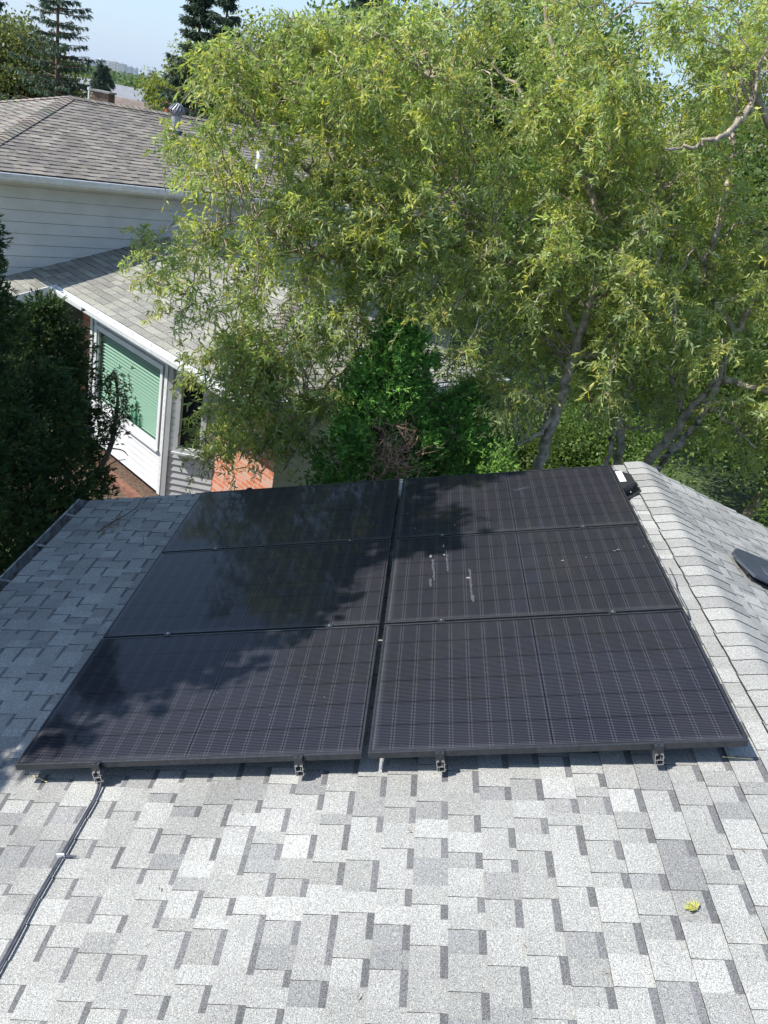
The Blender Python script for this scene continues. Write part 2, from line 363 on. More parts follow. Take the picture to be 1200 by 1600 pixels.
# ridge caps: each cap bent over the ridge, its near end lying on the next
cap = MB(); ex = .135; y = RAKE_V
prof = []
for k in range(-6, 7):
    s_ = k/6*.152
    r_ = .05                                          # bend radius
    if abs(s_) < r_*TH*1.6:
        prof.append((s_, -s_*s_/(2*r_*1.6)))
    else:
        prof.append((s_, None))
def prof_pt(s_, h):
    # smooth rounded fold over the ridge
    rr = .09; a = min(abs(s_)/rr, TH); sg = 1 if s_ >= 0 else -1
    x = rr*math.sin(a); z = rr*(math.cos(a)-1)
    rem = abs(s_)-rr*a
    if rem > 0: x += rem*math.cos(TH); z -= rem*math.sin(TH)
    return x*sg, z+h
i = 0
while y > FRONT_V:
    yn = y-ex; t_ = rng.choice(TON[:4]+[TON[8]]); k = rng.uniform(.92, 1.03); c_ = tuple(q*k for q in t_)+(1,)
    # strip of cross sections: far end low, near end raised
    ss = [-.152+.304*j/16 for j in range(17)]; vs = []
    jit = rng.uniform(-.004, .004)
    wav = [rng.uniform(-.004, .004) for _ in ss]
    for (yy, h) in ((y+.03, .0075), (yn, .0135)):
        for q_, s_ in enumerate(ss):
            x_, z_ = prof_pt(s_+jit, h); vs.append((RIDGE[0]+x_, yy+(wav[q_] if yy == yn else 0), RIDGE[2]+z_-.004))
    n_ = len(ss); fs = [(j, n_+j, n_+j+1, j+1) for j in range(n_-1)]
    cap.add(vs, fs, 0, c_)
    dk = (.035,.035,.035,1)
    vs2 = [vs[n_+j] for j in range(n_)]+[(v_[0], v_[1], v_[2]-.0065) for v_ in vs[n_:]]
    cap.add(vs2, [(j, n_+j, n_+j+1, j+1) for j in range(n_-1)], 0, dk)
    for e in (0, n_-1):
        a_, b_ = vs[e], vs[n_+e]; cap.add([a_, b_, (b_[0],b_[1],b_[2]-.014), (a_[0],a_[1],a_[2]-.012)], [(0,1,2,3)], 0, dk)
    y = yn
cap.build('ridge_cap', MT['shingle'], house, color=True)
# walls, gutter, rake trim
e2 = o1
zE = eave[2]-.05
wl = MB(); xL = eave[0]+.45; xR = o1[0]-.45; yB = RAKE_V-.35; yF = FRONT_V+.35
wl.box((xL, yF, 0), (xR, yB, zE-.06))
wl.add([(xL,yB,zE-.06),(xR,yB,zE-.06),((xL+xR)/2,yB,RIDGE[2]-.16)], [(0,1,2)])
wl.add([(xL,yF,zE-.06),(xR,yF,zE-.06),((xL+xR)/2,yF,RIDGE[2]-.16)], [(2,1,0)])
wl.build('wall', MT['siding'], house)
for yy in (RAKE_V-.012, FRONT_V-.012):
    fa = MB(); fa.box((0, yy, -.16), (rl, yy+.024, -.012), F=lambda a, b, c: W(EAVE_U+a, b, ROOF_N+c)); fa.build('rake_board', MT['white_metal'], house)
    fa = MB(); fa.box((0, yy, -.16), (rl, yy+.024, -.012), F=lambda a, b, c: o1*np.array([1,0,1])+R2*a+N2*(c+.009)+np.array([0,b,0])); fa.build('rake_board', MT['white_metal'], house)
def gutter(mb, F, L, w_=.12, h_=.10, t_=.004):
    """trough: F(along, out, up)"""
    mb.box((0, 0, -h_), (L, t_, 0), F=F); mb.box((0, t_, -h_), (L, w_-.02, -h_+t_), F=F)
    mb.add([F(0,w_-.02,-h_), F(L,w_-.02,-h_), F(L,w_,-.03), F(0,w_,-.03)], [(0,1,2,3)])
    mb.box((0, w_-.002, -.03), (L, w_+.004, 0), F=F); mb.box((0, w_-.012, -.004), (L, w_+.006, .002), F=F)
    for xx in (0, L-.003): mb.box((xx, 0, -h_), (xx+.003, w_-.005, -.004), F=F)
gm = MB(); Fg = lambda a, o_, z_: (eave[0]+.012-o_, RAKE_V+.01-a, eave[2]-.015+z_)
gutter(gm, Fg, LEN)
for k in range(18): gm.box((.3+k*.6, .004, -.012), (.33+k*.6, .118, -.008), F=Fg)
gu = gm.build('gutter', MT['old_gutter'], house)
gd = MB()
for k in range(900):
    a_ = rg.uniform(0, LEN); o_ = rg.uniform(.01, .10); s_ = rg.uniform(.008, .03); an = rg.uniform(0, 6.3)
    z_ = -.085+rg.uniform(0, .05)
    p = [(a_+s_*math.cos(an), o_+s_*.4*math.sin(an), z_), (a_-s_*.3*math.sin(an), o_+s_*.3*math.cos(an), z_+.008), (a_-s_*math.cos(an), o_-s_*.4*math.sin(an), z_+.003)]
    gd.add([Fg(*q) for q in p], [(0,1,2)])
tag(gd.build('gutter_debris', MT['debris'], gu), kind='stuff')

# ------------------------------------------------------------------ solar array
PW, PD, GX, GY, FT = 1.722, 1.134, .030, .020, .035
names = {(0,0): 'front left solar panel, sunlit near the viewer with a ragged shadow across its top', (1,0): 'front right solar panel, fully sunlit and largest in view',
 (0,1): 'middle left solar panel, mostly in tree shade', (1,1): 'middle right solar panel, with white bird droppings on its glass',
 (0,2): 'rear left solar panel, smooth dark blue in the shade', (1,2): 'rear right solar panel, half shaded, next to the black vent box'}
DROP = mat('dried bird dropping', (.26, .26, .26), .9, noise=(60, .7, 1.1))
DROP2 = mat('thin lime streak', (.065, .066, .075), .9, noise=(90, .5, 1.3))
def fr_on_roof(u, v, n=0.): return frame(W(u, v, n), UV, (0,1,0), NV)
for j in range(3):
    for i in range(2):
        u0 = i*(PW+GX); v0 = j*(PD+GY)
        p = empty('solar_panel', W(u0, v0, 0), names[(i,j)], 'solar panel', 'black solar panels in two columns of three on the roof')
        p.matrix_basis = fr_on_roof(u0, v0, 0)
        f = MB(); b_ = .011
        f.box((0,0,-FT), (PW,b_,0)); f.box((0,PD-b_,-FT), (PW,PD,0)); f.box((0,b_,-FT), (b_,PD-b_,0)); f.box((PW-b_,b_,-FT), (PW,PD-b_,0))
        f.build('frame', MT['black_metal'], p, fr_on_roof(u0, v0, 0), bevel=.0012)
        gl = MB(); gl.box((b_,b_,-.010), (PW-b_,PD-b_,-.0025)); gl.build('glass', panel_mat('cells %d%d' % (i,j), i*3+j), p, fr_on_roof(u0, v0, 0))
        bk = MB(); bk.box((.80,PD-.35,-.030), (.92,PD-.25,-.0105)); bk.build('junction_box', MT['black_plastic'], p, fr_on_roof(u0, v0, 0))
        # marks on the glass: thin crusts standing a little proud of it
        def drop(x, y, rx, ry, r_):
            mb = MB(); blob(mb, x, y, rx, ry, r_); mb.build('bird_dropping', DROP, p, fr_on_roof(u0, v0, 0))
        def blob(mb, x, y, rx, ry, r_):
            n_ = 11; vs = [(x, y, -.0012)]
            for k in range(n_):
                a_ = 2*math.pi*k/n_; q = r_.uniform(.55, 1.2); vs.append((x+rx*q*math.cos(a_), y+ry*q*math.sin(a_), -.0021))
            mb.add(vs, [(0, 1+k, 1+(k+1) % n_) for k in range(n_)])
        r_ = random.Random(11+i*3+j)
        def px(x, y):
            u, v = on_roof(x, y, 0); return u-u0, v-v0
        if (i,j) == (1,1):
            d = MB(); s_ = MB()
            for (X_, Y_, rx, ry) in ((673,868,.010,.022),(732,902,.014,.012),(693,852,.006,.022),(879,875,.010,.006),(916,870,.006,.004),(966,858,.014,.004),(960,860,.01,.004),(1006,853,.008,.003),(694,866,.008,.016)):
                drop(*px(X_, Y_), rx, ry, r_)
            for (X_, Y0_, Y1_) in ((676,875,905),(697,860,890),(735,905,935),(734,890,902),(672,905,915),(739,930,938)):
                for k in range(13):
                    yy = Y0_+(Y1_-Y0_)*k/12; blob(s_, *px(X_+(yy-Y0_)*.08+r_.uniform(-.6,.6), yy), r_.uniform(.004,.010), .018, r_)
            s_.build('streak', DROP2, p, fr_on_roof(u0, v0, 0))['kind'] = 'stuff'
        if (i,j) == (1,2):
            d = MB(); s_ = MB()
            for (X_, Y_) in ((637,802),(649,825),(710,820),(657,829)): drop(*px(X_, Y_), .006, .006, r_)
            for (xa, ya, xb, yb) in ((800,764,836,762),(805,766,825,760),(655,776,660,795)):
                for k in range(9): blob(s_, *px(xa+(xb-xa)*k/8, ya+(yb-ya)*k/8), .014, .004, r_)
            s_.build('streak', DROP2, p, fr_on_roof(u0, v0, 0))['kind'] = 'stuff'
        if (i,j) == (0,0):
            d = MB()
            for k in range(5): drop(r_.uniform(.3,1.6), r_.uniform(.05,.9), .003, .003, r_)
# rails with their feet and clamps
rl_lab = ['mounting rail at the left end of the array, above the black cable', 'mounting rail under the left panels, second from the left', 'mounting rail just right of the gap between the columns of panels', 'rightmost mounting rail under the right hand panels']
TOT = 3*PD+2*GY
def rail_profile():
    # hollow extrusion seen end-on; x across, z up from rail bottom (0) to top (.058)
    out = [(-.018,0),(.018,0),(.018,.058),(.006,.058),(.006,.050),(-.006,.050),(-.006,.058),(-.018,.058)]
    return out
for k, u in enumerate((.42, 1.42, 2.09, 3.08)):
    zr = -FT-.060; y0_ = -.035
    r = empty('mounting_rail', W(u, y0_, zr), rl_lab[k], 'rail', 'aluminium rails carrying the solar panels'); mw = fr_on_roof(u, 0, 0); r.matrix_basis = fr_on_roof(u, y0_, zr)
    b = MB(); t_ = .0032; L = TOT+.07
    for (x0,z0,x1,z1) in ((-.019,0,.019,t_),(-.019,t_,-.019+t_,.056),(.019-t_,t_,.019,.056),(-.019+t_,.026,.019-t_,.026+t_),(-.019,.056,-.006,.059),(.006,.056,.019,.059),(-.010,t_,-.008,.026),(.006,.026+t_,.0085,.042),(.019,.010,.026,.0125),(.019,.040,.025,.0425)):
        b.box((x0, y0_, zr+z0), (x1, y0_+L, zr+z1))
    b.build('rail', MT['raw_alu'], r, mw)
    for ft in (.35, 1.7, 3.1):
        q = MB(); q.box((-.025, ft-.03, ROOF_N+.004), (.025, ft+.03, ROOF_N+.012)); q.box((.027, ft-.02, ROOF_N+.012), (.031, ft+.02, zr+.035)); q.box((.019, ft-.02, zr+.012),(.027, ft+.02, zr+.03))
        q.build('mounting_foot', MT['raw_alu'], r, mw)
    for (yy, sg) in ((0, -1), (TOT, 1)):
        q = MB()
        q.box((-.021, min(yy, yy-sg*.010)+sg*.0, .0008), (.021, max(yy, yy-sg*.010), .0035))
        q.box((-.021, min(yy+sg*.0015, yy+sg*.026), .0008), (.021, max(yy+sg*.0015, yy+sg*.026), .0036))
        q.box((-.021, min(yy+sg*.0015, yy+sg*.005), zr+.060), (.021, max(yy+sg*.0015, yy+sg*.005), .0008))
        q.box((-.021, min(yy+sg*.022, yy+sg*.026), zr+.048), (.021, max(yy+sg*.022, yy+sg*.026), .0008))
        c_ = q.build('end_clamp', MT['black_metal'], r, mw)
        q = MB(); q.tube([(0, yy+sg*.013, .0036), (0, yy+sg*.013, .009)], .0065, 10); q.build('bolt', MT['black_metal'], c_, mw)
    for yy in (PD+GY/2, 2*PD+GY*1.5):
        q = MB(); q.box((-.020, yy-.018, .0008), (.020, yy+.018, .004)); q.box((-.020, yy-.008, -.06), (.020, yy+.008, .0007))
        c_ = q.build('mid_clamp', MT['black_metal'], r, mw)
        q = MB(); q.tube([(0, yy, .004), (0, yy, .0085)], .0065, 10); q.build('bolt', MT['raw_alu'], c_, mw)

# ------------------------------------------------------------------ cables and small things on the roof
def roofline(pts, n): return [W(u, v, n) for u, v in pts]
cab = [on_roof(*q) for q in ((160,1221),(153,1243),(130,1284),(97,1342),(62,1402),(27,1468),(-2,1522),(-60,1630),(-110,1760))]
def smooth(pts, m=6):
    P = [np.array(p, float) for p in pts]; P = [2*P[0]-P[1]]+P+[2*P[-1]-P[-2]]; out = []
    for i in range(1, len(P)-2):
        for k in range(m):
            t = k/m; out.append(.5*((2*P[i])+(-P[i-1]+P[i+1])*t+(2*P[i-1]-5*P[i]+4*P[i+1]-P[i+2])*t*t+(-P[i-1]+3*P[i]-3*P[i+1]+P[i+2])*t**3))
    out.append(P[-2]); return out
root = empty('cable', W(*cab[0], ROOF_N), 'dark grey twin cable running down the shingles from the leftmost rail', 'cable')
pts = [W(.42, .25, -.085), W(.42, .05, -.085)]+[W(u, v, ROOF_N+.012 if i else ROOF_N+.032) for i, (u, v) in enumerate(cab)]
for s_ in (-1, 1):
    q = MB(); q.tube([p + UV*s_*(.0062 if j > 8 else .011) + np.array([0,0,.003*s_]) for j, p in enumerate(smooth(pts))], .0056, 8); q.build('wire', MT['rubber'], root, smooth=True)
u, v = cab[3]
q = MB(); q.box((u-.018, v-.0025, ROOF_N+.0), (u+.017, v+.0025, ROOF_N+.030), F=W); q.build('cable_tie', MT['label'], root)
q = MB(); q.tube([W(*on_roof(98+6*k, 1341), ROOF_N+.012) for k in range(5)], [.006,.007,.006,.004,.002], 6); q.build('tie_tail', MT['rubber'], root)
q = MB(); q.tube([W(*on_roof(600,1184,-.05), -.05), W(*on_roof(599,1195), ROOF_N+.02), W(*on_roof(596,1207), ROOF_N+.008)], .0028, 6)
tag(q.build('white_wire', MT['label']), 'thin white wire hanging below the gap between the front panels', 'wire')
wp = [on_roof(*q) for q in ((1062,948),(1075,970),(1072,950),(1058,928),(1056,912),(1050,903),(1046,890))]
q = MB(); q.tube(smooth([W(u, v, ROOF_N+.012+.02*(i % 2)) for i, (u, v) in enumerate(wp)]), .0035, 6)
tag(q.build('loose_wire', MT['rubber']), 'short black wire looping out beside the right edge of the array', 'wire')
# yellowed sealant strips
for (xa, ya, xb, yb, lab) in ((1128,1183,1175,1187,'yellow sealant smear on the shingles below the front right corner of the array'),(52,1213,74,1223,'yellow sealant smear on the shingles below the front left corner of the array')):
    q = MB(); rr = random.Random(xa); a_ = np.array(on_roof(xa,ya)); b_ = np.array(on_roof(xb,yb))
    q.tube([W(*(a_+(b_-a_)*k/8+np.array([0, rr.uniform(-.003,.003)])), ROOF_N+.004) for k in range(9)], [rr.uniform(.002,.004) for _ in range(9)], 5)
    tag(q.build('sealant_strip', mat('yellow sealant', (.62,.5,.25), .7)), lab, 'sealant')

# black vent box beside the array
vb = empty('roof_vent', W(3.42, 3.23, ROOF_N), 'low black box vent with a white label, beside the back right corner of the array', 'roof vent')
Fv = lambda x, y, t: W(3.42+x, 3.23+y, ROOF_N+t)
oc = [(-.20,-.12),(-.11,-.19),(.09,-.19),(.19,-.09),(.19,.08),(.10,.18),(-.12,.18),(-.2,.1)]
q = MB(); q.prism([(x*1.25,y*1.2) for x, y in oc], Fv, .004, .012); q.build('flange', MT['black_plastic'], vb)
q = MB(); q.prism([(x*.93,y*.93) for x, y in oc], Fv, .012, .062); q.build('vent_body', MT['black_plastic'], vb)
q = MB(); q.prism(oc, Fv, .062, .092); q.build('vent_lid', MT['black_plastic'], vb, bevel=.004)
q = MB(); q.box((.075, -.07, .0925), (.125, .15, .094), F=Fv); q.build('label', MT['label'], vb)
q = MB(); q.tube([Fv(.14,-.155,.04), Fv(.14,-.168,.04)], .006, 8); q.build('screw', MT['raw_alu'], vb)
# slant-back vent on the far slope
def Wr(d, y, n): return RIDGE*np.array([1,0,1]) - R2*d + N2*n + np.array([0, y, 0])
vr = empty('roof_vent', Wr(.55, 2.25, 0), 'dark grey plastic hooded roof vent on the far slope at the right edge', 'roof vent')
q = MB(); q.box((.44, 2.06, .006), (.90, 2.46, .012), F=Wr); q.build('flange', MT['plastic'], vr)
# hood: flat raised top with cut corners, wedge to the shingles upslope, open mouth downslope
top = [(.375,2.33,.050),(.465,2.49,.050),(.74,2.51,.066),(.86,2.42,.074),(.88,2.14,.078),(.80,2.03,.074),(.44,2.05,.058),(.375,2.24,.050)]
bot = [(.365,2.34,.030),(.46,2.505,.030),(.745,2.525,.044),(.875,2.43,.052),(.895,2.13,.056),(.805,2.015,.052),(.43,2.035,.036),(.365,2.235,.030)]
q = MB(); vs = [Wr(*p) for p in top]+[Wr(*p) for p in bot]; n_ = 8
q.add(vs, [tuple(range(7,-1,-1)), tuple(range(8,16))]+[(k, (k+1) % 8, 8+(k+1) % 8, 8+k) for k in range(8)])
q.build('vent_hood', MT['plastic'], vr, bevel=.006)
q = MB(); q.prism([(.42,2.10),(.85,2.12),(.85,2.42),(.47,2.44),(.40,2.34)], lambda x, y, t: Wr(x, y, t), .012, .032); q.build('vent_neck', MT['black_plastic'], vr)
q = MB(); vs = []; fs = []                             # moulded bulge on the hood
for a_ in range(7):
    for b_ in range(16):
        ph = a_/6*math.pi/2; th_ = 2*math.pi*b_/16
        vs.append(Wr(.70+.15*math.cos(ph)*math.cos(th_), 2.22+.12*math.cos(ph)*math.sin(th_), .062+.030*math.sin(ph)))
for a_ in range(6):
    for b_ in range(16): fs.append((a_*16+b_, a_*16+(b_+1) % 16, (a_+1)*16+(b_+1) % 16, (a_+1)*16+b_))
q.add(vs, fs); q.build('bulge', MT['plastic'], vr, smooth=True)
# dead twig with curled leaves
tw = empty('fallen_twig', W(-.5, 3.1, ROOF_N), 'dead twig with dry curled leaves lying on the shaded shingles at the upper left', 'twig')
tp = smooth([W(*on_roof(*q_), ROOF_N+h_) for q_, h_ in (((152,833),.006),((175,820),.02),((200,808),.03),((215,795),.02),((222,784),.015),((240,780),.01))])
q = MB(); q.tube(tp, [.005-.003*i/len(tp) for i in range(len(tp))], 5); q.build('stem', MT['dry_twig'], tw)
rr = random.Random(5)
q = MB()
for k in range(26):
    x_ = rr.uniform(160,188); y_ = 838-(x_-160)*.75-rr.uniform(0,18)+6
    u, v = on_roof(x_, y_); p0 = W(u, v, ROOF_N+rr.uniform(.008,.04)); an = rr.uniform(0,6.3); d = np.array([math.cos(an), math.sin(an), rr.uniform(-.1,.3)])*.02
    s_ = np.array([-d[1], d[0], .006])*.35
    q.add([p0-d, p0+s_, p0+d*1.2, p0-s_], [(0,1,2),(0,2,3)])
for (X_, Y_) in ((195,828),(176,846),(255,801),(265,780),(120,865),(262,802),(247,838)):
    u, v = on_roof(X_, Y_); p0 = W(u, v, ROOF_N+.01); q.add([p0+np.array([-.012,0,0]), p0+np.array([0,-.006,.008]), p0+np.array([.012,.004,0]), p0+np.array([0,.008,.003])], [(0,1,2,3)])
tag(q.build('dry_leaf', MT['debris'], tw), kind='stuff')
q = MB(); q.tube(smooth([W(*on_roof(*q_), ROOF_N+.008) for q_ in ((223,836),(225,848),(223,860))]), .002, 4)
tag(q.build('fallen_twig', MT['dry_twig']), 'tiny bent twig on the shaded shingles beside the rear left panel', 'twig')
q = MB()
for (X_, Y_) in ((945,1521),(952,1523),(1148,870),(640,1300),(378,1273),(1010,1290),(250,1390),(820,1480),(1160,1330),(560,1560)):
    u, v = on_roof(X_, Y_); p0 = W(u, v, ROOF_N+.008); an = rr.uniform(0, 6.3); d = (UV*math.cos(an)+np.array([0,1,0])*math.sin(an))*rr.uniform(.008,.016); s_ = np.cross(d, NV)*.22
    q.add([p0-d, p0-s_+NV*.003, p0+d, p0+s_+NV*.002], [(0,1,2,3)])
tag(q.build('leaf_litter', MT['debris']), 'tiny dry leaf scraps scattered over the sunlit shingles', 'leaf litter', kind='stuff')
# yellow-green sprig
sp_ = empty('leaf_sprig', W(*on_roof(1085,1418), ROOF_N), 'small yellow green sprig lying on the sunlit shingles at the lower right', 'sprig')
q = MB(); q2 = MB(); u, v = on_roof(1090,1424); b0 = W(u, v, ROOF_N+.008)
for k in range(22):
    an = rr.uniform(1.2, 3.6); L_ = rr.uniform(.02,.048); d = UV*math.cos(an)+np.array([0,1,0])*math.sin(an)+NV*rr.uniform(0,.5); d /= np.linalg.norm(d)
    s_ = np.cross(d, NV)*.0035; st = b0+d*rr.uniform(0,.015)
    q.add([st-s_*.3, st+d*L_*.5-s_, st+d*L_+NV*-.003, st+d*L_*.5+s_, ], [(0,1,2,3)])
q.build('leaf', mat('yellow green sprig leaf', (.36,.36,.08), .6, noise=(100,.6,1.3)), sp_)
q2.tube([b0, b0+np.array([-.03,.02,.006])], .0018, 5); q2.build('stem', MT['twig'], sp_)

# ------------------------------------------------------------------ neighbour's house
nb = empty('neighbour_house', N(0,0,0), 'split level neighbouring house with weathered shingle roofs, a white bay window and a brick corner', 'house')
OTON = [(0.239,0.215,0.182), (0.203,0.184,0.158), (0.269,0.242,0.206), (0.224,0.204,0.177), (0.182,0.167,0.149)]
def brickuv(name, quads, parent):
    """quads: (P00, X dir, width, height) walls with uv in metres"""
    me = bpy.data.meshes.new(name); vs = []; fs = []; uvs = []
    for P, X_, w_, h_, t_ in quads:
        Z_ = np.array([0,0,1.]); Nn = np.cross(X_, Z_); n_ = len(vs)
        c = [P, P+X_*w_, P+X_*w_+Z_*h_, P+Z_*h_]
        vs += c; fs.append((n_, n_+1, n_+2, n_+3)); uvs += [(0,0),(w_,0),(w_,h_),(0,h_)]
    me.from_pydata([tuple(map(float, v_)) for v_ in vs], [], fs); uvl = me.uv_layers.new(name='uv')
    for i_, q_ in enumerate(uvs): uvl.data[i_].uv = q_
    return link(name, me, MT['brick'], parent)
def lap_wall(mb, P, X_, w_, z0, z1, expo, lip=.013, notch=.010):
    """lapped boards: each board leans out to its lower edge"""
    Z_ = np.array([0,0,1.]); O_ = np.cross(X_, Z_)      # outward
    z = z0
    while z < z1-1e-6:
        zt = min(z+expo, z1)
        a_ = P+Z_*z; b_ = P+Z_*zt
        b2 = P+Z_*(zt-notch); D_ = -O_*.022; x_ = X_*w_
        mb.add([a_+O_*lip, a_+x_+O_*lip, b2+x_, b2, b2+D_, b2+x_+D_, b_+x_+D_, b_+D_, b_, b_+x_, b_+x_+O_*lip, b_+O_*lip], [(0,1,2,3),(3,2,5,4),(4,5,6,7),(7,6,10,11)])
        z = zt
# upper block: wall plane a = 1.0, eave a = .6, roof slope .35
UZ = 4.47; US = .35; HC0, HC1, HA0, HA1 = -1.4, 12.4, .6, 7.3
th2 = math.atan(US); cs, sn = math.cos(th2), math.sin(th2)
uw = MB(); lap_wall(uw, N(1.0, -1.0, 0), Cx, 13.0, 1.2, 4.45, .20); lap_wall(uw, N(7., -1., 0), -A, 6.0, 1.2, 4.45, .20)
lap_wall(uw, N(1.0, 12.0, 0), A, 6.0, 0.0, 4.45, .20); lap_wall(uw, N(7.0, 12.0, 0), -Cx, 13.0, 0., 4.45, .20)
lap_wall(uw, N(1.0, -1.0, 0), Cx, 13.0, 0., 1.2, .20); lap_wall(uw, N(7., -1., 0), -A, 6.0, 0., 1.2, .20)
uw.build('upper_wall', MT['siding'], nb)
rg2 = random.Random(21)
def slope_mesh(name, O, X_, run, L, rise, clips, parent, material=None, **kw):
    """shingled plane: O eave corner, X_ along the eave, up the slope to the left of it"""
    H = np.cross(np.array([0,0,1.]), X_); t_ = math.atan(rise)
    Y_ = H*math.cos(t_)+np.array([0,0,math.sin(t_)]); N_ = np.cross(X_, Y_)
    me = field(0, L, 0, run/math.cos(t_), clips, rg2, tones=OTON, tooth_extra=.004, **kw)
    return link(name, me, material or MT['old_shingle'], parent, frame(O, X_, Y_, N_))
half = (HA1-HA0)/2
k_ = 1/cs                                            # plan distance -> slope distance
Lu = HC1-HC0
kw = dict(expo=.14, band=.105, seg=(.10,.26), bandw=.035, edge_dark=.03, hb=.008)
slope_mesh('upper_roof_slope', N(HA0, HC0, UZ), Cx, half, Lu, US, [(0,0,-k_,1) and (0, 0, -k_, 1.)], nb, **kw)   # front, cut by the near hip
slope_mesh('upper_roof_slope', N(HA1, HC1, UZ), -Cx, half, Lu, US, [(Lu, 0, k_, 1.)], nb, **kw)
slope_mesh('upper_roof_slope', N(HA1, HC0, UZ), -A, half, HA1-HA0, US, [(0,0,-k_,1.), (HA1-HA0, 0, k_, 1.)], nb, **kw)
# hip and ridge caps on the upper roof
def caps(name, P, Q, parent, wd=.13, sag=.33):
    mb = MB(); d = Q-P; L = np.linalg.norm(d); d = d/L; s_ = np.cross(d, np.array([0,0,1.])); s_ /= np.linalg.norm(s_); up_ = np.cross(s_, d)
    n_ = int(L/.14)
    for k in range(n_):
        t_ = rg2.choice(OTON); c_ = tuple(q*rg2.uniform(.95,1.1) for q in t_)+(1,)
        a_ = P+d*L*k/n_; b_ = P+d*(L*(k+1)/n_+.02)
        h0, h1 = .030, .014
        vs = []
        for p_, h_ in ((a_, h0), (b_, h1)):
            for sx in (-1, -.4, 0, .4, 1): vs.append(p_+s_*sx*wd+up_*(h_-abs(sx)*wd*sag))
        mb.add(vs, [(j_, j_+1, j_+6, j_+5) for j_ in range(4)], 0, c_)
        mb.add(vs[:5]+[v_-up_*.016 for v_ in vs[:5]], [(j_, j_+5, j_+6, j_+1) for j_ in range(4)], 0, (.03,.03,.03,1))
    mb.build(name, MT['old_shingle'], parent, color=True)
RZ = UZ+US*half
caps('hip_cap', N(HA0, HC0, UZ), N(HA0+half, HC0+half, RZ), nb, sag=.25)
caps('hip_cap', N(HA1, HC0, UZ), N(HA0+half, HC0+half, RZ), nb, sag=.25)
caps('ridge_cap', N(HA0+half, HC0+half, RZ), N(HA0+half, HC1, RZ), nb)
# soffit + fascia + gutter of the upper roof
s_ = MB(); s_.box((HA0+.02, HC0+.02, UZ-.13), (HA1-.02, HC1-.02, UZ-.11), F=N); s_.build('soffit', MT['beige'], nb)
s_ = MB(); s_.box((HA0, HC0, UZ-.17), (HA0+.02, HC1, UZ-.022), F=N); s_.box((HA0+.02, HC0, UZ-.17), (HA1, HC0+.02, UZ-.022), F=N)
s_.box((HA0+.02, HC1-.02, UZ-.17), (HA1, HC1, UZ-.022), F=N); s_.build('fascia', MT['white_metal'], nb)
s_ = MB(); gutter(s_, lambda x, o_, z_: N(HA0-.002-o_, HC0-.1+x, UZ-.018+z_), Lu+.1); s_.build('gutter', MT['white_metal'], nb)
# vent pipes on the upper roof
def on_upper(c, a): return N(a, c, UZ+US*(a-HA0)+.01)
pz = on_upper(3.95, 3.1)
fl = MB(); fl.tube([pz-[0,0,.05], pz+[0,0,.32]], .10, 16); fl.tube([pz+[0,0,.02], pz+[0,0,.045]], [.16,.13], 16)
pipe = fl.build('flue_pipe', mat('galvanised flue', (.42,.42,.44), .4, .5), nb, smooth=False)
tb = MB()
for k in range(14):
    a0 = 2*math.pi*k/14
    tb.tube([pz+[.10*math.cos(a0), .10*math.sin(a0), .30], pz+[.165*math.cos(a0+.5), .165*math.sin(a0+.5), .42], pz+[.10*math.cos(a0+1), .10*math.sin(a0+1), .53], pz+[0,0,.56]], [.012,.02,.016,.008], 4)
tb.tube([pz+[0,0,.30], pz+[0,0,.54]], .09, 12)
tb.build('turbine_cap', mat('weathered turbine cap', (.30,.30,.33), .5, .4, noise=(30,.6,1.3)), pipe)
p2 = on_upper(4.9, 1.25); s_ = MB(); s_.tube([p2-[0,0,.05], p2+[0,0,.62]], .045, 12); s_.tube([p2, p2+[0,0,.08]], [.10,.06], 12); s_.build('vent_pipe', MT['white_metal'], nb, smooth=True)
# lower block: roof rises along Cx from the eave c = 0
LS = .27; LZ = 2.75; AE = -6.1; LC = 5.5; wallA = 1.0
t3 = math.atan(LS); k3 = 1/math.cos(t3)
kwl = dict(expo=.15, band=.14, seg=(.24,.36), bandw=0, edge_dark=.035, hb=.007, )
LT = [(.27,.265,.225),(.235,.23,.20),(.30,.295,.25),(.255,.25,.22),(.215,.21,.185)]
OT_keep = OTON; OTON = LT
slope_mesh('lower_roof_slope', N(wallA, 0, LZ), -A, LC/2, wallA-AE, LS, [(wallA-AE, 0, k3, 1.)], nb, **kwl)
slope_mesh('lower_roof_slope', N(AE, LC, LZ), A, LC/2, wallA-AE, LS, [(0, 0, -k3, 1.)], nb, **kwl)
slope_mesh('lower_roof_slope', N(AE, 0, LZ), Cx, LC/2, LC, LS, [(0,0,-k3,1.), (LC, 0, k3, 1.)], nb, **kwl)
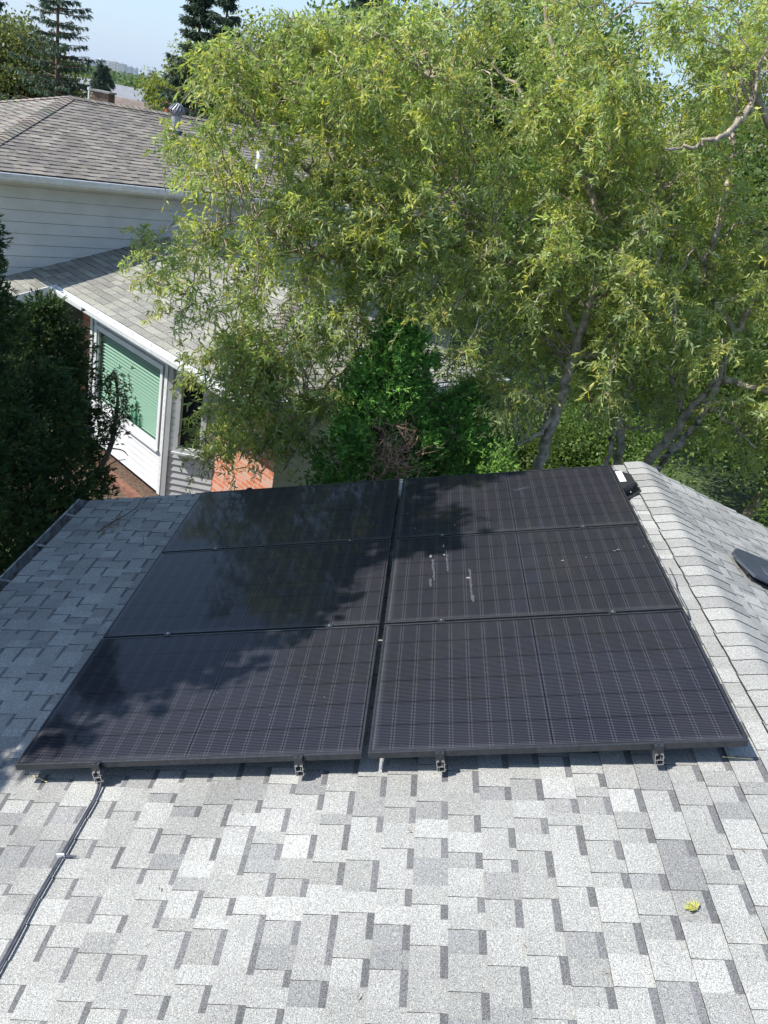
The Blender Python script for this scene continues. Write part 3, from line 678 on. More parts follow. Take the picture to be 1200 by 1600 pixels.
# porch roof: same plane, carried on further down at the left
slope_mesh('porch_roof', N(4.2, -2.2, LZ-LS*2.2), -A, 2.2, 4.3, LS, [], nb, **kwl)
OTON = OT_keep
caps('hip_cap', N(AE, 0, LZ), N(AE+LC/2, LC/2, LZ+LS*LC/2), nb, wd=.14)
s_ = MB(); s_.box((AE+.02, .02, LZ-.16), (wallA, LC-.02, LZ-.14), F=N); s_.build('soffit', MT['beige'], nb)
s_ = MB(); s_.box((AE, -.001, LZ-.19), (-.10, .018, LZ-.02), F=N); s_.box((AE, .018, LZ-.19), (AE+.018, LC, LZ-.02), F=N); s_.build('fascia', MT['white_metal'], nb); s_ = MB()
for (c0, c1) in ((-2.2, 0.),):
    z0_, z1_ = LZ+LS*c0, LZ+LS*c1
    pts = [(-.12,c0,z0_-.19),(-.10,c0,z0_-.19),(-.10,c1,z1_-.19),(-.12,c1,z1_-.19),(-.12,c0,z0_+.01),(-.10,c0,z0_+.01),(-.10,c1,z1_+.01),(-.12,c1,z1_+.01)]
    s_.add([N(*p) for p in pts], [(3,2,1,0),(4,5,6,7),(0,1,5,4),(1,2,6,5),(2,3,7,6),(3,0,4,7)])
s_.build('fascia', MT['white_metal'], nb)
s_ = MB(); Fe = lambda x, o_, z_: N(-.12-x, -.002-o_, LZ-.016+z_); gutter(s_, Fe, 6.0, w_=.13)
for k in range(10): s_.box((.35+k*.6, .0, -.006), (.375+k*.6, .13, -.002), F=Fe)
s_.box((0, -.012, -.004), (6., .004, .012), F=Fe)
Fe2 = lambda x, o_, z_: N(AE-.002-o_, .02+x, LZ-.016+z_); gutter(s_, Fe2, LC-.1)
s_.build('gutter', MT['white_metal'], nb)
# walls of the lower block
BC = .85
bq = [(N(-4.05, BC, 0), -A, 1.72, 2.6, 0), (N(-.9+.0, .55, 0), -A, .15, 2.6, 0), (N(0.0, .55, 0), -A, .9, 2.6, 0)]
for q_ in bq: brickuv('brick_wall', [q_], nb)
lw = MB(); lap_wall(lw, N(-5.77, BC, 0), Cx, LC-2*BC+.3, 0.1, 2.6, .20, .012); lap_wall(lw, N(-5.77, LC-BC+.3, 0), A, 6.7, 0.1, 2.6, .2, .012)
lw.build('lower_wall', MT['beige'], nb)
lw = MB(); lap_wall(lw, N(0.02, -2.0, 0), Cx, 2.55, 0.0, 2.05, .20, .012)
lw.build('lower_wall', MT['beige'], nb)
# bay window: front along A at c = .285, side turned 45 degrees
bay = MB(); B0, B1, BCf = -.92, -3.60, .285
F0 = N(B0, BCf, 0); F1 = N(B1, BCf, 0); zb, zw0, zw1, zt = .2, 1.02, 2.28, 2.60
fx = -A; wB = B0-B1
lap_wall(bay, F0, fx, wB, zb, zw0-.07, .115, .016)
fo = np.cross(fx, np.array([0,0,1.]))
sx_ = np.array([1.,0,0]); sw = (BC-BCf)/ (sx_@Cx); so_ = np.array([0,-1.,0])
lap_wall(bay, F1, sx_, sw, zb, 1.0, .115, .016)
bay.box((0,-.30,zb-.02),(wB,0,zb), F=lambda x, o_, z_: F0+fx*x+fo*o_+np.array([0,0,z_]))
lap_wall(bay, F0+fo*-.001, fx, .19, zw0-.07, zt, .115, .012)
lap_wall(bay, F1, sx_, .16, 1.0, zt, .115, .012)
lap_wall(bay, F1+sx_*.66, sx_, sw-.66, 1.0, zt, .115, .012)
lap_wall(bay, N(B0, BC, 0), -Cx, BC-BCf, zb, zt, .115, .012)
bay.box((0,-.02,zw1+.08),(wB,0.004,zt), F=lambda x, o_, z_: F0+fx*x+fo*o_+np.array([0,0,z_]))
bay.box((.16,-.02,zw1+.06),(.66,0.003,zt), F=lambda x, o_, z_: F1+sx_*x+so_*o_+np.array([0,0,z_]))
bayo = bay.build('bay', MT['vinyl'], nb)
cp = MB(); FF = lambda x, o_, z_: F1+fx*x+fo*o_+np.array([0,0,z_])
cp.box((-.085, .018, zb-.02), (.002, .034, zt), F=FF); cp.box((0, .016, zb-.02), (.075, .032, zt), F=lambda x, o_, z_: F1+sx_*x+so_*o_+np.array([0,0,z_]))
for k in range(20): cp.box((-.045, .034, zb+.1+k*.115), (-.03, .038, zb+.13+k*.115), F=FF)
cp2 = MB(); cp2.box((-wB, .018, zb-.02), (-wB+.08, .034, zt), F=FF); cp2.build('corner_post', MT['vinyl'], bayo)
cp.build('corner_post', MT['vinyl'], bayo)
def window(name, FF, x0, x1, z0, z1, parent, fw=.075, glass=None, blind=True):
    m_ = MB(); o0_, o1_ = .012, .060
    m_.box((x0-fw, o0_, z0-fw), (x1+fw, o1_, z0), F=FF); m_.box((x0-fw, o0_, z1), (x1+fw, o1_, z1+fw), F=FF)
    m_.box((x0-fw, o0_, z0), (x0, o1_, z1), F=FF); m_.box((x1, o0_, z0), (x1+fw, o1_, z1), F=FF)
    i_ = .025
    m_.box((x0, o0_-.02, z0), (x1, o0_+.02, z0+i_), F=FF); m_.box((x0, o0_-.02, z1-i_), (x1, o0_+.02, z1), F=FF)
    m_.box((x0, o0_-.02, z0+i_), (x0+i_, o0_+.02, z1-i_), F=FF); m_.box((x1-i_, o0_-.02, z0+i_), (x1, o0_+.02, z1-i_), F=FF)
    m_.box((x0-fw-.02, o1_-.01, z0-fw-.03), (x1+fw+.02, o1_+.03, z0-fw+.005), F=FF)
    w_ = m_.build(name, MT['vinyl'], parent)
    g_ = MB(); g_.add([FF(x0+i_,o0_,z0+i_), FF(x1-i_,o0_,z0+i_), FF(x1-i_,o0_,z1-i_), FF(x0+i_,o0_,z1-i_)], [(0,1,2,3)])
    gm_ = bpy.data.materials.new('tinted pane'); gm_.use_nodes = True; t_ = gm_.node_tree; b_ = t_.nodes['Principled BSDF']
    if blind:
        t1 = t_.nodes.new('ShaderNodeBsdfTransparent'); t1.inputs[0].default_value = (.62,.79,.71,1); gg = t_.nodes.new('ShaderNodeBsdfGlossy'); gg.inputs['Roughness'].default_value = .03
        ms = t_.nodes.new('ShaderNodeMixShader'); ms.inputs[0].default_value = .09
        t_.links.new(t1.outputs[0], ms.inputs[1]); t_.links.new(gg.outputs[0], ms.inputs[2]); t_.links.new(ms.outputs[0], t_.nodes['Material Output'].inputs['Surface'])
        g_.build('pane', gm_, w_)
        bl = MB(); n_ = int((z1-z0)/.058)
        for k in range(n_):
            z_ = z0+.03+k*.058
            bl.add([FF(x0+.02,-.035,z_), FF(x1-.02,-.035,z_), FF(x1-.02,-.082,z_+.022), FF(x0+.02,-.082,z_+.022)], [(0,1,2,3)])
        bl.build('blind', mat('white blind slats', (.62,.64,.60), .5), w_)
        bk = MB(); bk.box((x0-.05,-.32,z0-.05),(x1+.05,-.30,z1+.05), F=FF); bk.build('room_back', mat('dim room', (.10,.11,.10), .9), w_)
    else: g_.build('pane', MT['dark_glass'], w_)
    return w_
FW = lambda x, o_, z_: F0+fx*x+fo*o_+np.array([0,0,z_])
window('window', FW, .30, 2.50, zw0, zw1, nb)
FS = lambda x, o_, z_: F1+sx_*x+so_*o_+np.array([0,0,z_])
window('window', FS, .23, .59, 1.08, 2.26, nb, fw=.07, blind=False)
# figurine silhouettes standing on the sill inside
for (x_, h_, r_) in ((1.52,.30,.05),(1.66,.42,.06),(1.80,.24,.05),(1.28,.22,.02)):
    pr = [(0,.9),(.25,1.),(.5,.7),(.7,.5),(.8,.95),(.92,.8),(1.,.2)]
    fg = MB(); fg.tube([FW(x_, -.022, zw0+.03+h_*t_) for t_, _ in pr], [r_*.5*q_ for _, q_ in pr], 8)
    fg.build('sill_ornament', MT['orn'], bayo, smooth=True)
# low retaining edge by the bed
s_ = MB(); s_.box((-4.4,-.10,0),(-1.2,.02,.14), F=N); s_.build('edging', mat('brick edging', (.20,.09,.06), .85, noise=(12,.6,1.3)), nb)
# ------------------------------------------------------------------ vegetation
nr = np.random.default_rng(12)
def unit(v): return v/np.maximum(np.linalg.norm(v, axis=-1, keepdims=True), 1e-9)
def leaves(P, D, L, Wd, col, droop=.25, parent=None, name='crown', material=None):
    """slender curled leaves: base, two widths, tip"""
    n = len(P); D = unit(D); up = np.tile([0., 0, 1.], (n, 1)); rnd = unit(nr.normal(size=(n, 3)))
    Sd = unit(np.cross(D, rnd)); Nn = np.cross(D, Sd)
    L = L[:, None]; Wd = Wd[:, None]; bend = nr.uniform(-droop, droop, (n, 1))*L
    v0 = P; a = P+D*L*.33+Nn*bend*.35; b = P+D*L*.70+Nn*bend*.25-up*0*L; tip = P+D*L-Nn*bend*.4-up*L*.08
    V = np.stack([v0, a-Sd*Wd*.5, a+Sd*Wd*.5, b-Sd*Wd*.42, b+Sd*Wd*.42, tip], 1).reshape(-1, 3)
    i = np.arange(n)[:, None]*6
    T = np.concatenate([i+[0, 1, 2], i+[3, 5, 4]]); Q = i+[1, 3, 4, 2]
    C = np.repeat(col, 6, 0)
    return bulk(name, V, [T, Q], C, material or MT['leaf'], parent)
def tubes(name, paths, mat_, parent, sides=6, smooth_=True):
    """paths: list of (points (k,3), radii (k,)) joined into one branch mesh"""
    VV = []; FF_ = []; n0 = 0
    for P, R_ in paths:
        P = np.asarray(P, float); k = len(P); R_ = np.asarray(R_, float)
        T = np.empty_like(P); T[1:-1] = P[2:]-P[:-2]; T[0] = P[1]-P[0]; T[-1] = P[-1]-P[-2]; T = unit(T)
        ref = np.array([.31, .17, .93]) if abs(T[0] @ np.array([.31, .17, .93])) < .9 else np.array([1., 0, 0])
        X = unit(np.cross(T, ref)); Y = np.cross(T, X)
        a = np.arange(sides)*2*math.pi/sides
        ring = P[:, None]+(X[:, None]*np.cos(a)[None, :, None]+Y[:, None]*np.sin(a)[None, :, None])*R_[:, None, None]
        VV.append(ring.reshape(-1, 3)); I, K = np.meshgrid(np.arange(k-1), np.arange(sides), indexing='ij'); I = I.ravel(); K = K.ravel()
        FF_.append(n0+np.stack([I*sides+K, I*sides+(K+1) % sides, (I+1)*sides+(K+1) % sides, (I+1)*sides+K], 1)); n0 += k*sides
    o = bulk(name, np.concatenate(VV), [np.concatenate(FF_)], None, mat_, parent)
    if smooth_: o.data.shade_smooth()
    return o
def curve(P, m=5): return np.array(smooth(P, m))
def lim(x0, y0, Y): return at_y(x0, y0, Y)
def wob(P, amp):
    P = np.array(P); n = len(P); w_ = nr.normal(size=(n, 3))*amp; w_[0] = 0; return P+w_
def inside(px, py, poly):
    x, y = px, py; r = False; n = len(poly)
    for i in range(n):
        x0, y0 = poly[i]; x1, y1 = poly[(i+1) % n]
        if (y0 > y) != (y1 > y) and x < (x1-x0)*(y-y0)/(y1-y0)+x0: r = not r
    return r
AVOID = [[(780,780),(830,600),(870,420),(970,400),(945,560),(890,780)], [(980,780),(1040,630),(1110,550),(1180,570),(1070,780)]]   # where the stems stand clear of leaves
PAL_W = np.array([(0.258,0.331,0.102), (0.336,0.399,0.122), (0.414,0.456,0.153), (0.179,0.245,0.087), (0.302,0.365,0.173), (0.493,0.490,0.143), (0.392,0.445,0.224)])
def willow(label, limbs, poly, depth, nbranch, twigs, seed, pal=PAL_W, yellow=.045, sag=.42, dens=1., trunk_r=.12, leafL=(.036,.100), leafW=(.010,.020), extra=None, near=.75):
    """limbs: list of polylines of (px, py, Y) with a start radius; foliage branches end inside the region poly at depths (near, far)"""
    global nr
    nr = np.random.default_rng(seed)
    paths = []; nodes = []; radn = []
    base = None
    for pts, r0, r1 in limbs:
        P = [at_y(p[0], p[1], p[2]-near*min(1., max(0., (p[1]-120)/150.))) for p in pts]
        Pc = curve(P, 6); Pc[1:-1] += nr.normal(size=(len(Pc)-2, 3))*.018
        R_ = np.linspace(r0, r1, len(Pc)); paths.append((Pc, R_)); nodes.append(Pc); radn.append(R_)
        if base is None: base = Pc[0].copy()
    # the first limb is the stem: take it down to the lawn
    b0 = np.array([base[0]+.05, base[1]+.05, -.1]); st = curve([b0, (b0+base)/2+[.04,-.03,0], base], 4)
    paths.append((st, np.linspace(limbs[0][1]*1.35, limbs[0][1], len(st))))
    root = empty('willow_tree', (b0[0], b0[1], 0), label, 'tree', 'willow trees behind the roof')
    tubes('trunk', paths, MT['bark'], root, 9)
    nodes = np.concatenate(nodes); radn = np.concatenate(radn)
    xs = [p[0] for p in poly]; ys = [p[1] for p in poly]
    bp_ = []; LP = []; LD = []; LC_ = []; tw_ = []
    nb_ = 0
    ntot = nbranch+(extra[2] if extra else 0)
    while nb_ < ntot:
        second = nb_ >= nbranch; pl_ = extra[0] if second else poly
        px, py = nr.uniform(min(p_[0] for p_ in pl_), max(p_[0] for p_ in pl_)), nr.uniform(min(p_[1] for p_ in pl_), max(p_[1] for p_ in pl_))
        if not inside(px, py, pl_): continue
        Yd = nr.uniform(*(extra[1] if second else depth))
        if Yd < 6.5 and any(inside(px, py, av) for av in AVOID): continue
        nb_ += 1
        E_ = at_y(px, py, Yd)
        # start from a limb node that lies lower than, or level with, the end
        d = np.linalg.norm(nodes-E_, axis=1)+(np.maximum(0, nodes[:, 2]-E_[2]+.2)*1.2 if py < 430 else 0)
        k = int(np.argmin(d*nr.uniform(.8, 1.25, len(d)))); S0 = nodes[k]
        L = np.linalg.norm(E_-S0)
        if L > 2.6: E_ = S0+(E_-S0)*2.6/L; L = 2.6
        hor = (E_-S0)*[1, 1, 0]
        mid = S0+(E_-S0)*.5+np.array([0, 0, .16*L+.05]); tip = E_+unit(hor+[0,0,1e-6])*.10+[0, 0, -.12*sag]
        Pc = curve([S0, mid, E_, tip], 7); Pc[1:-1] += nr.normal(size=(len(Pc)-2, 3))*.02
        R_ = np.linspace(min(radn[k]*.6, .006+.006*L), .003, len(Pc)); bp_.append((Pc, R_))
        tone = nr.uniform(.78, 1.2)
        nt_ = int(twigs*nr.uniform(.7, 1.3))
        t0 = .2 if L < 1.2 else .33
        for _ in range(nt_):
            f = t0+(1-t0)*nr.random()**.8; q = f*(len(Pc)-1.001); i = int(q); B = Pc[i]+(Pc[i+1]-Pc[i])*(q-i)
            ax = unit(Pc[i+1]-Pc[i]); out = nr.normal(size=3); out[2] = out[2]*.8+.22; out = unit(unit(out)+ax*.7)
            tl = nr.uniform(.18, .55); m = 6; ts = np.linspace(0, 1, m)[:, None]
            C_ = B+out*tl*ts*(1-.25*ts)+np.array([0, 0, -1.])*sag*.62*tl*ts**2
            tw_.append((C_, np.linspace(.0030, .0011, m)))
            nl = max(4, int(tl/.023*dens)); tt = nr.uniform(.10, 1.0, nl)*(m-1.001); ii = tt.astype(int)
            LPk = C_[ii]+(C_[ii+1]-C_[ii])*(tt-ii)[:, None]; tan = unit(C_[ii+1]-C_[ii])
            Dk = unit(tan*.65+nr.normal(size=(nl, 3))*.8+[0, 0, -.12])
            ck = pal[nr.integers(0, len(pal))]*tone*nr.uniform(.85, 1.15, (nl, 1))
            yl = nr.random(nl) < yellow; ck = np.where(yl[:, None], np.array([.50, .42, .06])*nr.uniform(.7, 1.1, (nl, 1)), ck)
            LP.append(LPk); LD.append(Dk); LC_.append(ck)
    tubes('branch', bp_, MT['bark'], root, 5)
    LP = np.concatenate(LP); LD = np.concatenate(LD); LC_ = np.concatenate(LC_); n = len(LP)
    cr = leaves(LP, LD, nr.uniform(*leafL, n), nr.uniform(*leafW, n), LC_, parent=root)
    tubes('twig', tw_, MT['twig'], cr, 3, False)
    return n
tot = 0
# main willow: leaning stem right of the cedar
tot += willow('tall willow with a leaning pale stem rising behind the middle of the roof ridge end',
    [([(838,745,6.6),(858,680,6.6),(878,620,6.7),(900,545,6.8),(932,440,6.9),(948,380,7.0),(925,300,7.1),(905,230,7.3),(870,120,7.4),(850,-20,7.6),(845,-160,7.7)], .066, .018),
     ([(872,640,6.65),(850,672,6.5),(808,698,6.3)], .04, .018),
     ([(905,530,6.8),(875,480,6.9),(835,445,7.0),(760,380,7.1),(700,300,7.2)], .035, .012),
     ([(898,560,6.8),(940,556,6.7),(1000,560,6.7),(1050,575,6.7)], .032, .015),
     ([(925,300,7.1),(900,240,7.0),(905,190,6.9),(960,120,6.8)], .03, .012),
     ([(945,390,7.0),(930,280,7.6),(820,150,8.0),(740,60,8.2)], .04, .014),
     ([(905,230,7.3),(800,180,7.0),(700,130,6.6),(620,90,6.3)], .035, .01)],
    [(560,-20),(1080,-20),(1060,100),(1030,300),(1000,520),(960,700),(820,700),(750,640),(700,560),(620,520),(560,430),(520,250),(500,60)], (5.2, 8.2), 250, 21, 31, extra=([(640,380),(1000,380),(1010,560),(930,640),(830,660),(760,600),(680,540)], (5.0, 6.4), 45))
# left willow: its boughs hang over the neighbour's lower roof
tot += willow('willow whose drooping boughs hang over the neighbouring house roof, behind the rounded cedar',
    [([(690,770,6.6),(680,640,6.7),(655,560,6.7),(648,490,6.7),(625,430,6.7),(610,390,6.6),(560,320,6.4),(520,240,6.3),(500,150,6.2),(480,60,6.2)], .060, .018),
     ([(630,440,6.7),(600,400,6.5),(555,405,6.2),(470,395,5.9),(400,345,5.7),(330,360,5.6)], .03, .01),
     ([(648,500,6.7),(600,520,6.4),(560,560,6.0),(480,620,5.8),(430,640,5.7)], .025, .01),
     ([(600,380,6.6),(530,300,6.2),(450,250,6.0),(380,170,5.8),(330,130,5.7)], .03, .01),
     ([(655,560,6.7),(560,610,6.1),(520,630,5.9),(470,690,5.7),(440,740,5.6)], .018, .008),
     ([(500,150,6.2),(430,110,6.0),(370,60,5.9)], .022, .01)],
    [(400,40),(520,20),(620,60),(650,250),(660,420),(640,500),(560,540),(500,590),(450,640),(410,690),(385,710),(340,720),(300,690),(300,600),(320,560),(280,500),(240,470),(215,400),(240,360),(290,380),(330,350),(300,300),(265,260),(262,190),(278,130),(320,90)], (4.9, 6.6), 165, 20, 32, sag=.6, near=.2, extra=([(300,540),(520,520),(540,600),(500,690),(430,720),(330,720)], (5.0, 6.2), 30))
# slender dark stems in the middle right
tot += willow('thin dark many-stemmed willow between the leaning stem and the paired trunks',
    [([(962,745,7.2),(968,690,7.2),(972,640,7.2),(990,590,7.2),(998,520,7.3),(985,440,7.4),(990,380,7.4),(1010,330,7.5),(1040,260,7.6)], .055, .015),
     ([(945,745,7.1),(955,700,7.2),(965,650,7.2)], .035, .03),
     ([(985,600,7.2),(962,585,7.2),(930,620,7.3),(915,660,7.5)], .022, .012),
     ([(998,560,7.2),(1005,520,7.3),(1000,470,7.3),(978,400,7.4),(975,300,7.5)], .025, .01),
     ([(975,665,7.2),(1000,672,7.2),(1030,668,7.3)], .018, .01)],
    [(880,180),(1120,150),(1130,420),(1080,560),(1040,640),(900,640),(860,600),(880,420)], (5.9, 8.6), 120, 20, 33)
# right willow: paired trunks at the ridge end, arching bough at top right
tot += willow('willow with paired pale trunks leaning right from the end of the roof ridge',
    [([(998,745,6.9),(1030,700,6.9),(1062,665,6.9),(1090,625,6.9),(1120,590,6.9),(1150,520,7.0),(1185,460,7.0),(1230,380,7.2),(1290,260,7.4),(1330,100,7.5)], .058, .02),
     ([(1016,750,6.7),(1040,715,6.7),(1072,680,6.7),(1100,640,6.75),(1128,595,6.85)], .050, .04),
     ([(1062,640,7.0),(1056,590,7.1),(1056,520,7.2),(1045,480,7.3),(1020,440,7.3),(1010,330,7.4)], .035, .015),
     ([(1230,380,7.2),(1240,300,6.6),(1190,160,6.0),(1160,185,5.9),(1120,215,5.8),(1085,228,5.8),(1040,232,5.8)], .045, .012),
     ([(1120,590,6.9),(1160,600,6.8),(1220,620,6.7),(1320,620,6.8),(1420,560,7.0)], .04, .012),
     ([(1200,430,7.0),(1300,420,6.6),(1400,300,6.8),(1440,100,7.0)], .04, .012),
     ([(1090,625,6.9),(1130,650,6.6),(1180,700,6.3)], .025, .01),
     ([(1150,520,7.0),(1100,430,7.2),(1130,330,7.3),(1150,180,7.5),(1165,60,7.6)], .04, .014)],
    [(1040,330),(1075,240),(1050,110),(1045,-20),(1400,-20),(1520,800),(1260,800),(1180,760),(1090,690),(1020,640),(1010,480)], (5.6, 8.2), 190, 20, 34, extra=([(960,420),(1250,380),(1250,780),(1120,690),(1000,600)], (5.2, 6.6), 40))
print('willow leaves', tot)

def sprays(C_, D_, size, col, parent, name='crown', fan=7):
    """flat fans of scale leaves, as on a cedar: each spray is a fan of narrow blades"""
    n = len(C_); D_ = unit(D_); Sd = unit(np.cross(D_, unit(nr.normal(size=(n, 3))))); ang = np.linspace(-.85, .85, fan)
    P = np.repeat(C_, fan, 0); a = np.tile(ang, n)[:, None]
    d = np.repeat(D_, fan, 0)*np.cos(a)+np.repeat(Sd, fan, 0)*np.sin(a)
    start = P+np.repeat(D_, fan, 0)*np.repeat(size, fan)[:, None]*nr.uniform(0, .35, (n*fan, 1))
    L = np.repeat(size, fan)*nr.uniform(.45, 1.0, n*fan)*(1-.35*np.abs(a[:, 0]))
    col = np.repeat(col, fan, 0)*nr.uniform(.85, 1.2, (n*fan, 1))
    return leaves(start, d+nr.normal(size=d.shape)*.12, L, L*.20, col, droop=.18, parent=parent, name=name, material=MT['conifer'])
PAL_C = np.array([(.035,.085,.022), (.045,.105,.028), (.03,.07,.022), (.055,.12,.030)])
def cedar(label, base, h, r, n, seed, pal=PAL_C, size=(.055,.105), z_lo=.0, shape=.75, lean=(0,0), bare=None, stems=1, cat='cedar', name='cedar_tree', group=None):
    global nr
    nr = np.random.default_rng(seed); base = np.array(base, float)
    root = empty(name, base, label, cat, group)
    pth = []
    for k in range(stems):
        off = np.array([nr.normal()*.08, nr.normal()*.08, 0]) if stems > 1 else 0
        P = [base+off+np.array([lean[0]*t, lean[1]*t, h*t*.93]) for t in (0, .3, .6, 1)]; P = curve(P, 4); pth.append((P, np.linspace(.035+.012*h, .01, len(P))))
    # lumpy outline: radius changes with height and bearing
    ph = nr.uniform(0, 6.3, 8); fz = nr.uniform(1.5, 5, 8); fa_ = nr.integers(1, 6, 8)
    z = nr.random(n)**.85; th_ = nr.uniform(0, 2*math.pi, n)
    lump = 1+sum(.07*np.sin(fa_[k]*th_+fz[k]*z*h*1.6+ph[k]) for k in range(8))
    prof = np.power(np.clip(1-z, 0, 1), shape)*np.minimum(1, .55+z*2.4)
    rad = r*prof*lump; q = nr.random(n)**.33; q = np.where(nr.random(n) < .25, q*.8, .82+.18*q)
    rr_ = rad*q
    # frond clumps: sprays gathered round points of the shell and turned the same way
    m_ = n//16; C0 = base+np.stack([rr_*np.cos(th_)+lean[0]*z, rr_*np.sin(th_)+lean[1]*z, z_lo+(h-z_lo)*z], 1)[:m_]
    O0 = np.stack([np.cos(th_), np.sin(th_), nr.uniform(.2, 1.6, n)], 1)[:m_]+nr.normal(size=(m_, 3))*.35
    ix = nr.integers(0, m_, n); O0 = unit(O0); ln = nr.uniform(-.10, .12, (n, 1))
    C_ = C0[ix]+O0[ix]*ln+nr.normal(size=(n, 3))*.045*np.clip(1.3-ln*6, .5, 2); z = z[:m_][ix]
    out = O0[ix]+nr.normal(size=(n, 3))*.35
    keep = np.ones(n, bool)
    if bare is not None:
        bc, br = bare; keep = (np.linalg.norm((C_-bc)/br, axis=1) > nr.uniform(.75, 1.1, n))
    C_, out, z = C_[keep], out[keep], z[keep]
    col = pal[nr.integers(0, len(pal), len(C_))]*nr.uniform(.75, 1.3, (len(C_), 1))
    # limbs reaching the shell
    for k in range(int(26+h*8)):
        zz = nr.uniform(.1, .92); a_ = nr.uniform(0, 6.3); R_ = r*(1-zz)**shape*.85
        p0 = base+[lean[0]*zz, lean[1]*zz, h*zz*.9]; p1 = p0+np.array([R_*math.cos(a_), R_*math.sin(a_), .25*R_+.1])
        pth.append((curve([p0, (p0+p1)/2+[0,0,-.04], p1], 3), np.linspace(.016, .004, 7)))
    tubes('trunk', pth, MT['bark_dark'], root, 6)
    sprays(C_, out, nr.uniform(*size, len(C_)), col, root)
    return root
def pos(px, Y, py=760):
    p = at_y(px, py, Y); return (p[0], Y, 0)
PAL_G = np.array([(.09,.22,.04), (.12,.27,.05), (.07,.18,.04), (.16,.32,.06)])
bc = at_y(620, 712, 4.75)
cedar('rounded green cedar with a bare brown patch, beyond the middle of the roof edge', (1.42, 5.35, 0), 4.55, .98, 20000, 41, PAL_G, shape=.52, bare=(bc, np.array([.26,.5,.42])), stems=4, group='cedars beyond the roof edge')
# the bare patch: dead brown twiglets
nr = np.random.default_rng(5); pth = []
for k in range(210):
    p0 = bc+nr.normal(size=3)*[.13,.14,.22]+[0,-.02,-.1]; d = unit(nr.normal(size=3)+[0,-.6,.5]); L = nr.uniform(.08,.30)
    pth.append((np.array([p0, p0+d*L*.5+nr.normal(size=3)*.02, p0+d*L]), np.array([.005,.0035,.0015])))
o_ = tubes('dead_twig', pth, mat('dead cedar twigs', (.32,.19,.13), .9), bpy.data.objects['cedar_tree'], 4, False)['kind'] = 'stuff'
cedar('lower green cedar to the right of the rounded cedar, beyond the roof edge', (2.22, 5.6, 0), 3.95, .80, 11000, 42, PAL_G, shape=.48, group='cedars beyond the roof edge')
PAL_Y = np.array([(.13,.25,.04), (.16,.30,.05), (.10,.21,.04)])
cedar('small bright yellow green bush peeping over the roof edge beside the lower cedar', (2.66, 5.0, 0), 3.58, .30, 1900, 43, PAL_Y, size=(.05,.09), shape=.5, name='bush', cat='bush')
PAL_D = np.array([(.035,.075,.025), (.045,.09,.028), (.03,.06,.024), (.065,.10,.026)])
cedar('big dark cedar at the left edge of the picture, tallest over the gutter', (-2.55, 4.35, 0), 5.25, 1.12, 20000, 44, PAL_D, shape=.8, group='dark cedars along the gutter')
cedar('dark cedar with a domed top, in front of the bay window', (-2.50, 6.0, 0), 3.86, .86, 14000, 45, PAL_D, shape=.5, group='dark cedars along the gutter')
cedar('shorter dark cedar close against the gutter, nearest the back corner of the roof', (-2.12, 5.05, 0), 3.45, .70, 9000, 46, PAL_D, shape=.45, group='dark cedars along the gutter')
cedar('dark cedar rising behind the gutter nearest the viewer at the left edge', (-2.6, 2.75, 0), 4.1, .85, 9000, 47, PAL_D, shape=.6, group='dark cedars along the gutter')
# leaning juniper with a bare stem in front of the bay window
nr = np.random.default_rng(9)
jb = at_y(128, 790, 6.2); root = empty('juniper', (jb[0], jb[1], 0), 'small leaning juniper with a bare grey stem in front of the green window', 'juniper')
jl = [at_y(*p) for p in ((110,800,6.2),(150,742,6.2),(172,700,6.15),(180,660,6.1),(184,620,6.1),(178,580,6.1))]
paths = [(curve([np.array([jl[0][0]-.1, 6.2, 0]), jl[0]]+jl[1:], 5), np.linspace(.055, .010, 31))]
ends = [(150,600),(165,595),(190,600),(200,625),(198,650),(190,665),(160,630),(150,650),(165,665),(203,640),(176,640),(140,620),(185,585),(195,610)]
PP = []; DD = []
for e in ends:
    q_ = at_y(e[0], e[1], 6.1+nr.uniform(-.25,.25)); k_ = jl[nr.integers(2, 6)]; P = curve([k_, (k_+q_)/2+[0,0,-.03], q_], 4); paths.append((P, np.linspace(.010, .003, len(P))))
    for _ in range(34):
        PP.append(P[nr.integers(3, len(P))]+nr.normal(size=3)*.06); DD.append(nr.normal(size=3)+[0,0,.5])
for a_, b_, c_ in (((150,742),(178,722),(196,718)),((172,700),(192,704),(200,712)),((150,742),(160,728),(175,712))):
    paths.append((curve([at_y(*a_,6.2), at_y(*b_,6.15), at_y(*c_,6.1)], 4), np.linspace(.010, .004, 9)))
tubes('trunk', paths, mat('bare grey juniper stem', (.30,.24,.19), .85, noise=(20,.6,1.3)), root, 7)
PP = np.array(PP); sprays(PP, np.array(DD), nr.uniform(.05,.09,len(PP)), PAL_D[nr.integers(0,4,len(PP))]*1.25, root)

